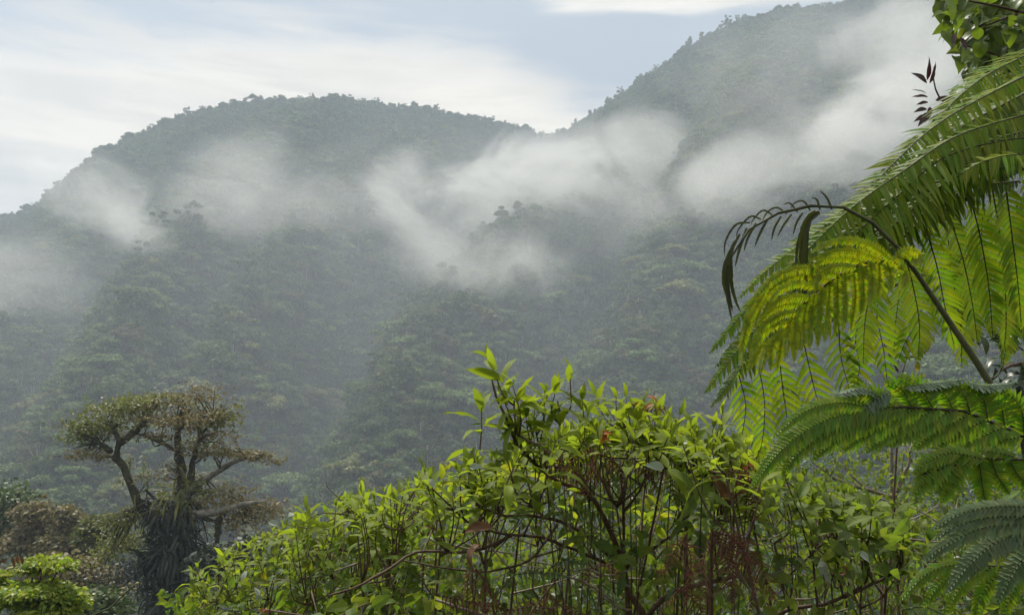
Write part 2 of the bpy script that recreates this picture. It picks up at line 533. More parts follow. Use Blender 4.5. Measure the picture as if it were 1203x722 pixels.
def tree_meshes():
    out = []
    for k, (kind, word, mat) in enumerate(FOREST_KINDS):
        rng = np.random.default_rng(100 + k)
        lobes, th, ls, n = species(rng, kind)
        p, nr = crown_points(rng, lobes, n)
        x, y, z = leaf_axes(rng, nr, 0.2, 0.5)
        crown = scatter_mesh('crown', LEAFQ_V, LEAFQ_F, LEAFQ_UV, p, x, y, z, ls * rng.uniform(.6, 1.35, n), mat)
        mb = MB()
        top = np.array([rng.uniform(-.4, .4), rng.uniform(-.4, .4), th])
        tr = spline([(0, 0, -3), (rng.uniform(-.2, .2), rng.uniform(-.2, .2), th * .5), top], 7)
        mb.tube(tr, np.linspace(.34, .12, 7), 5)
        for l in lobes:
            s0 = tr[rng.integers(3, 6)]
            mb.tube(spline([s0, (s0 + np.array(l[0])) / 2 + [0, 0, -.4], l[0]], 4), [.12, .09, .06, .03], 4)
        out.append((crown, mb.mesh('trunk', M_ptrunk if k in (7,) else M_ftrunk)))
    return out

def project(p):
    q = p - EYEN
    d = q @ FWD
    return 601.5 + FPX * (q @ RGT) / d, 361 - FPX * (q @ UPV) / d, d

FG_X = [-50, 0, 80, 130, 230, 330, 440, 490, 560, 600, 700, 830, 850, 900, 1003, 1100, 1300]
FG_Y = [565, 570, 600, 640, 640, 600, 565, 530, 500, 450, 450, 440, 380, 240, 200, 90, 20]

def build_forest():
    meshes = tree_meshes()
    rng = np.random.default_rng(5)
    n = 110000
    a = rng.uniform(R(-52), R(52), n)
    r = np.sqrt(rng.uniform(165 ** 2, 905 ** 2, n))
    Rr = np.interp(a, _az, _R)
    keep = r < Rr + 45
    a, r = a[keep], r[keep]
    # thin out to a minimum spacing with a coarse grid
    x, y = r * np.sin(a), r * np.cos(a)
    cell = {}
    ok = []
    for i in range(len(x)):
        key = (int(x[i] // 3.1), int(y[i] // 3.1))
        if key in cell: continue
        cell[key] = 1; ok.append(i)
    x, y, r, a = x[ok], y[ok], r[ok], a[ok]
    z = H(x, y)
    n = len(x)
    patch = fbm(x / 90, y / 90, 3)
    kind = np.empty(n, int)
    base = np.array([.22, .26, .07, .13, .09, .12, .04, .07])
    for i in range(n):
        p = base.copy()
        if patch[i] > .5: p[2] *= 2; p[6] *= 2.2; p[1] *= 1.4
        else: p[0] *= 1.9; p[7] *= 1.6
        kind[i] = rng.choice(8, p=p / p.sum())
    t = (r - RV) / (np.interp(a, _az, _R) - RV)
    ridge = t > 0.93
    kind[ridge] = rng.choice([0, 1, 5, 7, 3, 4], ridge.sum(), p=[.3, .22, .18, .12, .12, .06])
    scl = rng.choice([0, 1, 2], n, p=[.55, .33, .12]); scl = np.where(scl == 0, rng.uniform(.45, .85, n), np.where(scl == 1, rng.uniform(.85, 1.2, n), rng.uniform(1.2, 1.6, n))) * np.where(ridge, .72, 1.0)
    rz = rng.uniform(0, 6.28, n)
    big = (rng.random(n) < np.where(ridge, .07, .05)) & ((t < .55) | (ridge & (t < 1.0)))
    big &= ~((t > .4) & (t < .9))
    scl = np.where(big, scl * 1.25 + .2, scl)
    z = z - scl * np.array([4.4, 4.4, 5.4, 4.2, 4.6, 1.8, 5.4, 5.0])[kind] * np.where(big, .55, 1)
    # the 300 that show largest in the photograph stand as trees of their own
    px, py, d = project(np.stack([x, y, z + 7 * scl], 1))
    size = scl * FPX / d
    vis = (px > 4) & (px < 1120) & (py > -5) & (py < np.interp(px, FG_X, FG_Y) - 12)
    vis &= ~((px > 85) & (px < 320) & (py > 455))
    order = np.argsort(-np.where(vis, size, 0))
    single = set(order[:268].tolist())
    # plus the ones that stand against the sky on the ridge
    rid = [i for i in np.argsort(-scl) if vis[i] and t[i] > 0.975 and t[i] < 1.01][:32]
    single |= set(rid)
    protos = {}
    info = {}
    for i in sorted(single):
        k = int(kind[i])
        word = FOREST_KINDS[k][1]
        if t[i] > .9:
            lab = f"{word} tree on the {'left hump' if px[i] < 640 else 'right ridge'} skyline against pale sky"; grp = 'trees along the skyline'
        else:
            where = ('near the left edge' if px[i] < 110 else 'above the gnarled tree' if px[i] < 250 else 'right of the gnarled tree' if px[i] < 350
                     else 'above the thicket left end' if px[i] < 440 else 'left of the tall shoot' if px[i] < 560
                     else 'above the tall shoot' if px[i] < 680 else 'above the middle thicket' if px[i] < 780 else 'left of the young fern')
            row = 'lowest' if py[i] > 540 else 'low' if py[i] > 480 else 'lower' if py[i] > 420 else 'middle' if py[i] > 350 else 'upper'
            lab = f"{word} tree on the {row} slope {where}"; grp = f"{word} forest trees {where}"
        info[i] = (lab, grp)
    ORD = ['leftmost', 'second from left', 'third from left', 'fourth from left', 'fifth from left', 'sixth from left', 'seventh from left', 'eighth from left', 'ninth from left',
           'tenth from left', 'eleventh from left', 'twelfth from left', 'thirteenth from left', 'fourteenth from left', 'fifteenth from left', 'sixteenth from left']
    same = {}
    for i in info: same.setdefault(info[i][0], []).append(i)
    for lab, ids in same.items():
        ids.sort(key=lambda q: px[q])
        if len(ids) > 1:
            for o_, q in enumerate(ids): info[q] = (f"{lab}, {ORD[min(o_, 15)]}", info[q][1])
    for i in sorted(single):
        k = int(kind[i])
        lab, grp = info[i]
        root = thing('forest_tree', lab, 'tree', (x[i], y[i], z[i]), grp)
        root.rotation_euler = (0, 0, rz[i]); root.scale = (scl[i],) * 3
        c = link('crown', meshes[k][0], root); tk = link('trunk', meshes[k][1], root)
        protos.setdefault(k, (c, tk))
    # all the others: one mass
    rest = np.array([i for i in range(n) if i not in single])
    for k in range(8):
        if k not in protos:                                   # one of each kind stands on its own
            i = rest[np.argmax(kind[rest] == k)]
            root = thing('forest_tree', f"{FOREST_KINDS[k][1]} forest tree on the mountainside", 'tree', (x[i], y[i], z[i]), 'forest trees')
            protos[k] = (link('crown', meshes[k][0], root), link('trunk', meshes[k][1], root))
    me = bpy.data.meshes.new('forest')
    me.vertices.add(len(rest))
    me.vertices.foreach_set('co', np.stack([x, y, z], 1)[rest].astype(np.float32).ravel())
    for nm, arr, ty in (('idx', kind[rest], 'INT'), ('scl', scl[rest], 'FLOAT'), ('rz', rz[rest], 'FLOAT')):
        at = me.attributes.new(nm, ty, 'POINT')
        at.data.foreach_set('value', arr.astype(np.int32 if ty == 'INT' else np.float32))
    ob = link('forest', me, kind='stuff')
    ng = bpy.data.node_groups.new('forest_nodes', 'GeometryNodeTree')
    ng.interface.new_socket('Geometry', in_out='INPUT', socket_type='NodeSocketGeometry')
    ng.interface.new_socket('Geometry', in_out='OUTPUT', socket_type='NodeSocketGeometry')
    N, L = ng.nodes, ng.links
    gi, go = N.new('NodeGroupInput'), N.new('NodeGroupOutput')
    m2p = N.new('GeometryNodeMeshToPoints'); L.new(gi.outputs[0], m2p.inputs[0])
    inst = N.new('GeometryNodeInstanceOnPoints'); L.new(m2p.outputs[0], inst.inputs['Points'])
    coll = N.new('GeometryNodeJoinGeometry')
    for k in range(7, -1, -1):
        j = N.new('GeometryNodeJoinGeometry')
        for q in (0, 1):
            oi = N.new('GeometryNodeObjectInfo'); oi.transform_space = 'ORIGINAL'
            oi.inputs['Object'].default_value = protos[k][q]
            oi.inputs['As Instance'].default_value = False
            L.new(oi.outputs['Geometry'], j.inputs[0])
        g2i = N.new('GeometryNodeGeometryToInstance'); L.new(j.outputs[0], g2i.inputs[0])
        L.new(g2i.outputs[0], coll.inputs[0])
    L.new(coll.outputs[0], inst.inputs['Instance'])
    inst.inputs['Pick Instance'].default_value = True
    def attr(nm, ty):
        nd = N.new('GeometryNodeInputNamedAttribute'); nd.data_type = ty; nd.inputs[0].default_value = nm
        return nd.outputs[0]
    L.new(attr('idx', 'INT'), inst.inputs['Instance Index'])
    cx = N.new('ShaderNodeCombineXYZ'); L.new(attr('rz', 'FLOAT'), cx.inputs[2])
    L.new(cx.outputs[0], inst.inputs['Rotation'])
    L.new(attr('scl', 'FLOAT'), inst.inputs['Scale'])
    L.new(inst.outputs[0], go.inputs[0])
    md = ob.modifiers.new('forest', 'NODES'); md.node_group = ng
    return n
print('forest trees', build_forest())

#@@FG
# ------------------------------------------------------------------ leaf templates (length 1 along y, top face +z)
def leaf_tmpl(width, bend=0.5, fold=0.25, power=0.8, tip=1.6, nv=7, twist=0.0, seed=0, serr=0.0):
    rng = np.random.default_rng(seed)
    ts = np.linspace(0, 1, nv + 1)
    xs = np.array([-1, -.5, 0, .5, 1.0])
    v, uv = [], []
    ang = 0.35; y = z = 0.0
    prev = 0
    for i, t in enumerate(ts):
        if i:
            a = ang - bend * 2 * (t - 0.5 / nv)
            y += math.cos(a) / nv; z += math.sin(a) / nv
        wd = width * 0.5 * (math.sin(math.pi * t ** power) ** 0.85) * (1 - t ** 6) + (0.012 if t < 0.99 else 0)
        wd *= 1 + serr * (1 if i % 2 else -1)
        tw = twist * t
        for x in xs:
            lx = x * wd; lz = fold * abs(lx) + 0.012 * rng.normal() * (abs(x) > .9)
            v.append((lx * math.cos(tw) - lz * math.sin(tw), y - 0.1 * abs(lx), z + lx * math.sin(tw) + lz * math.cos(tw)))
            uv.append((0.5 + 0.5 * x, t))
    f = []
    for i in range(nv):
        for j in range(4):
            a = i * 5 + j
            f.append((a, a + 1, a + 6, a + 5))
    return v, f, uv

def leaf_meshes(name, mat, width, n=5, base_bend=0.5, fold=0.25, power=0.8, nv=7):
    out = []
    for k in range(n):
        v, f, uv = leaf_tmpl(width * random.uniform(.85, 1.15), base_bend * random.uniform(.4, 1.6), fold * random.uniform(.5, 1.6), power, nv=nv,
                             twist=random.uniform(-.5, .5), seed=k)
        out.append(mesh_from(name, v, f, mat, uv=uv))
    return out

M_leaf_bright = leaf_mat('bright_shrub_leaf', (0.250, 0.300, 0.034), (0.170, 0.235, 0.030), .26, .55, (1.4, 1.4, .6), .58, .22, veins=1)
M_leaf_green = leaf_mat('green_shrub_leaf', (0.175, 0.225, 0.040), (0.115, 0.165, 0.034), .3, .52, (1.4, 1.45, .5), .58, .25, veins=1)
M_leaf_dark = leaf_mat('dark_shrub_leaf', (0.034, 0.055, 0.022), (0.026, 0.044, 0.019), .25, .25, None, .33, .5, veins=2)
M_leaf_mid = leaf_mat('deep_green_shrub_leaf', (0.095, 0.135, 0.035), (0.070, 0.105, 0.03), .25, .4, None, .45, .35, veins=2)  # deeper green, mixed into the undergrowth in patches
M_leaf_pale = leaf_mat('pale_leaf_underside', (0.36, 0.40, 0.34), (0.28, 0.33, 0.26), .12, .25, (1, 1, .9), .5, .3, veins=1)
M_leaf_orange = leaf_mat('orange_withered_leaf', (0.42, 0.13, 0.022), (0.28, 0.075, 0.02), .2, .35, (1.3, 1, .6), .55, .3, veins=1)
M_leaf_brown = leaf_mat('brown_withered_leaf', (0.16, 0.085, 0.045), (0.11, 0.055, 0.03), .2, .2, (1.1, 1, .7), .65, .2, veins=1)
M_leaf_red = leaf_mat('dark_red_young_leaf', (0.055, 0.022, 0.024), (0.035, 0.016, 0.018), .25, .2, (1.4, .8, .7), .35, .5, veins=2)
M_leaf_tree = leaf_mat('broad_tree_leaf', (0.140, 0.195, 0.034), (0.080, 0.125, 0.028), .3, .5, (1.5, 1.5, .45), .4, .45, veins=2)
M_leaf_yellow = leaf_mat('yellowing_leaf', (0.26, 0.24, 0.03), (0.16, 0.2, 0.03), .2, .45, (1.3, 1.2, .5), .45, .4, veins=1)
M_stem = bark_mat('brown_stem', (0.050, 0.029, 0.021), (0.130, 0.080, 0.056), 60, .7, .3)
M_stem_pale = bark_mat('pale_grey_stem', (0.13, 0.10, 0.075), (0.26, 0.22, 0.18), 45, .8, .3)
M_stem_green = bark_mat('green_stem', (0.05, 0.065, 0.02), (0.08, 0.09, 0.035), 60, .5, .15)
LV_BRIGHT = leaf_meshes('leaf', M_leaf_bright, .235, 6, .55)
LV_GREEN = leaf_meshes('leaf', M_leaf_green, .25, 6, .6)
LV_DARK = leaf_meshes('leaf', M_leaf_dark, .36, 4, .6)
LV_PALE = leaf_meshes('pale_leaf', M_leaf_pale, .42, 3, .4)
LV_ORANGE = leaf_meshes('orange_leaf', M_leaf_orange, .36, 3, 1.1, .5)
LV_BROWN = leaf_meshes('brown_leaf', M_leaf_brown, .26, 3, 1.0, .6)
LV_TREE = leaf_meshes('leaf', M_leaf_tree, .62, 5, .6, .3, .7)
LV_RED = leaf_meshes('red_leaf', M_leaf_red, .30, 3, .5)
LV_BROAD = leaf_meshes('leaf', M_leaf_green, .44, 5, .5, .3, .75)
LV_YEL = leaf_meshes('yellow_leaf', M_leaf_yellow, .4, 3, .6)

RN = random.Random(21)
def rvec(s=1.0): return np.array([RN.gauss(0, s) for _ in range(3)])

def put_leaf(parent, root, meshes, pos, d, up, L, **props):
    d = unit(d); up = np.asarray(up, float)
    if abs(d @ unit(up)) > .97: up = up + np.array([.3, -.4, .2])
    x, y, z = frames(d, up)
    me = RN.choice(meshes)
    return place(me.name.split('.')[0], me, parent, root, pos, x, y, z, L, **props)

def rosette(parent, root, tip, axis, npair, L, meshes, inter=0.035, start=0.0, spread=1.0, spill=None):
    axis = unit(axis)
    a = unit(np.cross(axis, rvec() + np.array([0.1, 0.2, 0]))); b = np.cross(axis, a)
    n = 0
    for k in range(npair):
        u = (k + start) / max(npair - 1, 1)
        pos = tip - axis * inter * k * (1 + .2 * RN.random())
        e = R(22 + 66 * min(1, u * 1.25)) * spread * RN.uniform(.8, 1.2)
        ln = L * (0.5 + 0.5 * min(1, u * 1.7)) * RN.uniform(.8, 1.15)
        off = (k % 2) * math.pi / 2 + RN.uniform(-.35, .35)
        for sgn in (0, math.pi):
            if k > 1 and RN.random() < .12: continue
            q = a * math.cos(off + sgn) + b * math.sin(off + sgn)
            d = axis * math.cos(e) + q * math.sin(e)
            up = axis + 0.25 * rvec(.5)
            if spill is None: put_leaf(parent, root, meshes, pos, d, up, ln)
            else: spill.append((pos, unit(d), up, ln))
            n += 1
    return n

def ground_at(x, y): return float(H(np.array([x]), np.array([y]))[0])

def tube_part(name, pts, r0, r1, mat, parent, root=None, sides=6, n=14, power=1.0, **props):
    mb = MB()
    p = spline(pts, n)
    p[1:-1] += np.array([rvec(.12) for _ in range(n - 2)]) * (r0 + r1)
    t = np.linspace(0, 1, n) ** power
    mb.tube(p, r0 + (r1 - r0) * t, sides)
    return part(name, mb, mat, parent, root, **props)

# ------------------------------------------------------------------ the shrub thicket in front
TOP_X = [215, 262, 300, 330, 360, 400, 440, 470, 500, 545, 580, 620, 650, 700, 750, 800, 850, 880, 920, 980, 1060, 1130]
TOP_Y = [668, 650, 632, 612, 602, 584, 576, 572, 552, 540, 534, 522, 508, 498, 496, 500, 506, 518, 548, 565, 592, 610]
def top_y(px): return float(np.interp(px, TOP_X, TOP_Y))

OPEN = [(636, 522, 812, 592), (770, 598, 915, 722), (500, 600, 735, 722)]      # where the thicket shows its stems and dead ferns
def shrub(label, px0, px1, d0, ntip, L, meshes, hero=(), tips=(), lowfrac=120, dj=.5, cat='shrub', extra=(), npair=(3, 5), stem=M_stem, grp='shrubs of the thicket in front'):
    cx = (px0 + px1) / 2
    b = P(cx, 640, d0 + .3); bz = ground_at(b[0], b[1])
    base = np.array([b[0], b[1], bz])
    root = thing('shrub', label, cat, base, grp)
    rl = base
    starts = []
    # hand-laid branches
    for pts, r0, r1 in hero:
        w_ = PL(pts)
        tube_part('branch', w_, r0, r1, stem, root, root, 6, 18)
        starts += list(spline(w_, 12)[2:])
    # main stems fanning up from the base
    nst = max(3, ntip // 7)
    for k in range(nst):
        px = px0 + (px1 - px0) * (k + .5) / nst + RN.uniform(-12, 12)
        end = P(px, top_y(px) + RN.uniform(45, 105), d0 + RN.uniform(-dj, dj))
        mid = base + (end - base) * .5 + np.array([0, 0, .05]) + rvec(.13)
        w_ = [base + rvec(.05) * [1, 1, 0], mid, end]
        tube_part('branch', w_, RN.uniform(.007, .012), .004, stem, root, root, 5, 12)
        starts += list(spline(w_, 10)[5:])
    starts = np.array(starts)
    T = [(t[0], t[1], t[2] if len(t) > 2 else d0 + RN.uniform(-.15, .15)) for t in tips]
    nf = int(ntip * 1.75) - len(T)
    for k in range(nf):
        px = px0 + (px1 - px0) * (k + RN.random()) / nf
        py = top_y(px) + 4 + lowfrac * RN.random() ** 1.7
        for _ in range(4):
            if not any(a <= px <= c and b <= py <= e for a, b, c, e in OPEN): break
            px = px0 + (px1 - px0) * RN.random(); py = top_y(px) + 4 + lowfrac * RN.random() ** 2.2
        T.append((px, py, d0 + RN.uniform(-dj, dj)))
    T = T[:len(tips)] + sorted(T[len(tips):], key=lambda q: q[2])
    cnt, spill = 0, []
    for i, (px, py, d) in enumerate(T):
        tip = P(px, py, d)
        q = starts[np.argsort(np.linalg.norm(starts - (tip - [0, 0, .18]), axis=1))[RN.choice([0, 0, 1, 2, 3])]]
        mid = (q + tip) / 2 + np.array([0, 0, -.03]) + rvec(.02)
        mid[:2] = mid[:2] * .85 + tip[:2] * .15
        tube_part('twig', [q, mid, tip], .0042, .0018, stem, root, root, 5, 8)
        ax = unit(unit(tip - mid) + np.array([0, 0, .9]) + rvec(.22))
        npn = RN.randint(*npair)
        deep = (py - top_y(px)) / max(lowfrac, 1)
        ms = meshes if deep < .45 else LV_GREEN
        Lk = L * RN.uniform(.85, 1.15) * (1.0 if i < len(tips) else .74)
        cnt += rosette(root, rl, tip, ax, npn, Lk, ms, Lk * .24, spill=None if cnt < 282 else spill)
    if spill:
        ps, ds, us, ls = (np.array(q) for q in zip(*spill))
        x = unit(np.cross(ds, us)); z = np.cross(x, ds)
        tv, tf, tu = leaf_tmpl(.28, .6, .25, .8, nv=5)
        part('foliage', scatter_mesh('foliage', tv, tf, tu, ps, x, ds, z, ls, meshes[0].materials[0]), None, root, root, kind='stuff')
    for kind, px, py, d, ln in extra:
        ms = {'o': LV_ORANGE, 'w': LV_PALE, 'b': LV_BROWN, 'y': LV_YEL}[kind]
        dr = unit(np.array([RN.uniform(-1, 1), RN.uniform(-.6, .2), RN.uniform(-.9, .2)]))
        up = np.array([0, -.75, .6]) + rvec(.25)
        put_leaf(root, rl, ms, P(px, py, d - .22), dr, up, ln * (.72 if kind in 'wo' else .8))
    return root

HERO = [
    ([(775, 790, 3.3), (756, 722, 3.3), (736, 691, 3.3), (732, 660, 3.3), (720, 633, 3.25), (708, 603, 3.2), (690, 578, 3.2), (668, 572, 3.2), (636, 552, 3.15), (614, 529, 3.1), (596, 498, 3.1), (583, 462, 3.1), (576, 438, 3.1)], .017, .0035),
    ([(733, 666, 3.3), (680, 622, 3.2), (639, 607, 3.1), (599, 606, 3.05), (574, 600, 3.0), (556, 588, 3.0), (551, 565, 3.0), (551, 550, 3.0)], .011, .003),
    ([(733, 668, 3.3), (680, 648, 3.15), (642, 632, 3.05), (601, 628, 3.0), (576, 623, 3.0), (548, 612, 3.0), (526, 589, 3.0), (508, 575, 3.0), (498, 557, 3.0)], .009, .003),
    ([(601, 628, 3.0), (576, 641, 2.95), (541, 648, 2.9), (490, 648, 2.9), (458, 667, 2.85), (420, 688, 2.8), (386, 699, 2.8)], .0065, .004),
    ([(654, 616, 3.1), (639, 638, 3.0), (621, 658, 3.0), (591, 668, 3.0), (558, 671, 3.0), (503, 663, 3.0), (472, 658, 3.0)], .006, .003),
    ([(690, 578, 3.2), (681, 565, 3.2), (675, 552, 3.2), (664, 520, 3.2), (655, 470, 3.2)], .008, .003),
    ([(639, 607, 3.1), (626, 595, 3.1), (609, 582, 3.1), (600, 560, 3.1)], .005, .003),
    ([(614, 529, 3.1), (606, 500, 3.05), (604, 470, 3.05)], .005, .003),
    ([(636, 552, 3.15), (632, 520, 3.2), (628, 495, 3.2)], .005, .003),
]
HERO_TIPS = [(576, 424, 3.1), (604, 458, 3.05), (588, 462, 3.1), (628, 482, 3.2), (655, 452, 3.2), (669, 436, 3.25), (640, 492, 3.15), (551, 545, 3.0), (498, 550, 3.0), (618, 490, 3.1), (600, 505, 3.1), (612, 470, 3.15), (640, 462, 3.2), (684, 470, 3.2), (656, 485, 3.2), (594, 530, 3.1), (625, 512, 3.1), (566, 470, 3.1)]
shrub('tall brown-stemmed shrub with the highest bright green shoot of the thicket', 500, 690, 3.2, 34, .168, LV_BRIGHT, HERO, HERO_TIPS,
      extra=[('w', 505, 562, 3.0, .06), ('w', 552, 549, 2.95, .07), ('b', 580, 620, 2.9, .17), ('o', 676, 510, 3.3, .06), ('b', 566, 640, 2.9, .16)])
HERO2 = [
    ([(745, 790, 3.2), (735, 690, 3.2), (733, 640, 3.2), (733, 590, 3.15), (736, 555, 3.1), (738, 515, 3.1), (726, 480, 3.1)], .011, .003),
    ([(733, 666, 3.25), (756, 651, 3.2), (778, 636, 3.1), (799, 623, 3.0), (806, 629, 2.95), (804, 645, 2.95)], .009, .004),
    ([(733, 600, 3.15), (752, 575, 3.1), (770, 530, 3.1), (780, 500, 3.1)], .006, .003),
]
shrub('leafy shrub with fiery orange leaves in the middle of the thicket', 672, 800, 3.25, 25, .168, LV_BRIGHT, HERO2,
      [(724, 468, 3.1), (745, 480, 3.1), (700, 466, 3.3), (757, 474, 3.2), (782, 492, 3.1), (690, 490, 3.2), (712, 478, 3.2), (735, 466, 3.2), (770, 482, 3.2), (798, 488, 3.1)],
      extra=[('o', 703, 510, 3.1, .085), ('o', 712, 507, 3.1, .09), ('o', 706, 516, 3.1, .06), ('o', 735, 500, 3.2, .06), ('o', 760, 466, 3.3, .08), ('o', 768, 474, 3.3, .07), ('o', 752, 472, 3.3, .07),
             ('b', 770, 540, 3.1, .11), ('w', 780, 549, 3.0, .10), ('w', 802, 520, 3.0, .05), ('y', 740, 523, 3.2, .07)])
HERO3 = [
    ([(756, 730, 3.1), (770, 712, 3.0), (791, 694, 2.95), (820, 687, 2.9), (849, 680, 2.9), (874, 674, 2.9)], .012, .007),
    ([(806, 700, 3.0), (806, 621, 3.0), (811, 595, 3.0), (824, 568, 3.0), (834, 548, 3.0), (845, 520, 3.0), (848, 498, 3.0)], .009, .003),
    ([(836, 623, 3.0), (847, 603, 3.0), (869, 578, 3.0), (885, 560, 3.0)], .007, .003),
]
shrub('shrub with long narrow bright leaves beside the hanging fern', 788, 905, 3.0, 28, .158, LV_BRIGHT, HERO3,
      [(848, 488, 3.0), (838, 502, 2.95), (815, 505, 3.0), (860, 520, 2.95), (880, 516, 3.1)],
      extra=[('w', 836, 505, 2.95, .075), ('o', 872, 545, 3.0, .065), ('o', 878, 543, 3.0, .06), ('b', 835, 560, 3.0, .18), ('w', 840, 540, 2.95, .08), ('b', 862, 560, 3.1, .1)])
shrub('shrub with many pale-tipped leaves left of the tall shoot', 420, 515, 3.8, 30, .158, LV_BRIGHT,
      [([(470, 790, 3.8), (455, 700, 3.8), (462, 640, 3.8), (466, 590, 3.8)], .010, .003)],
      [(498, 560, 3.6), (466, 584, 3.7), (440, 588, 3.8), (426, 580, 3.8)],
      extra=[('w', 412, 612, 3.6, .06), ('b', 500, 618, 3.6, .09)])
shrub('shrub with a bare dark twig sticking out over the valley', 335, 430, 4.3, 30, .155, LV_BRIGHT,
      [([(440, 640, 4.2), (420, 612, 4.2), (398, 585, 4.2), (386, 574, 4.2), (383, 566, 4.2)], .005, .002),
       ([(398, 585, 4.2), (404, 576, 4.2)], .003, .0015)],
      [(425, 574, 4.2), (360, 598, 4.3), (402, 590, 4.3)], extra=[('w', 327, 616, 4.1, .09), ('w', 345, 603, 4.2, .08), ('w', 372, 624, 4.2, .07), ('y', 356, 655, 4.2, .12)])
shrub('outermost low shrub at the left end of the thicket', 222, 345, 4.9, 36, .15, LV_BRIGHT, (), [(262, 650, 4.9), (232, 668, 4.8), (300, 640, 4.9)],
      extra=[('w', 290, 670, 4.6, .12), ('o', 303, 716, 4.6, .12), ('w', 318, 640, 4.7, .09), ('y', 305, 668, 4.7, .13)])
shrub('lower front shrub with shaded green leaves among bare twigs', 400, 640, 2.75, 16, .13, LV_GREEN, (), (), lowfrac=60) if False else None
HERO4 = [
    ([(860, 760, 3.4), (915, 720, 3.3), (961, 711, 3.25), (991, 701, 3.2), (1019, 681, 3.2), (1016, 653, 3.2), (1011, 625, 3.2)], .012, .004),
    ([(991, 701, 3.2), (1034, 681, 3.2), (1059, 664, 3.2), (1058, 635, 3.2)], .008, .004),
    ([(920, 681, 3.4), (956, 648, 3.4), (985, 620, 3.4), (1009, 598, 3.4)], .006, .003),
    ([(985, 640, 3.4), (978, 626, 3.4), (966, 590, 3.4)], .005, .003),
    ([(991, 700, 3.2), (984, 668, 3.2), (992, 640, 3.2)], .005, .003),
]
shrub('broad-leaved green shrub with crooked dark branches under the lobed frond', 895, 1075, 3.5, 34, .15, LV_BROAD, HERO4,
      [(966, 582, 3.4), (1009, 592, 3.4), (1012, 620, 3.2), (1058, 632, 3.2), (992, 632, 3.2), (940, 590, 3.4)], lowfrac=105, npair=(3, 4),
      extra=[('w', 1008, 648, 3.1, .12), ('w', 978, 585, 3.3, .06), ('b', 988, 665, 3.1, .09), ('b', 1095, 680, 3.2, .1)])
shrub('small-leaved shrub half hidden behind the grey fern frond', 1060, 1230, 4.6, 26, .12, LV_BROAD, (), (), lowfrac=120, npair=(3, 5),
      extra=[('w', 1120, 655, 4.2, .06), ('y', 1150, 640, 4.3, .08)])

# second rank of the same thicket, seen between and above the first
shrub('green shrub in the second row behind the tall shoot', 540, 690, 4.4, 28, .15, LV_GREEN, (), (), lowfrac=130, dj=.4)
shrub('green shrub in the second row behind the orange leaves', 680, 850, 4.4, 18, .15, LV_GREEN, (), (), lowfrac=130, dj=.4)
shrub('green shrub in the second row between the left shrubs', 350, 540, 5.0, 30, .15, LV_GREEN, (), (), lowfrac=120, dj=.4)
shrub('shaded shrub in the second row behind the crooked branches', 860, 1080, 4.9, 28, .14, LV_BROAD, (), (), lowfrac=120, dj=.4)

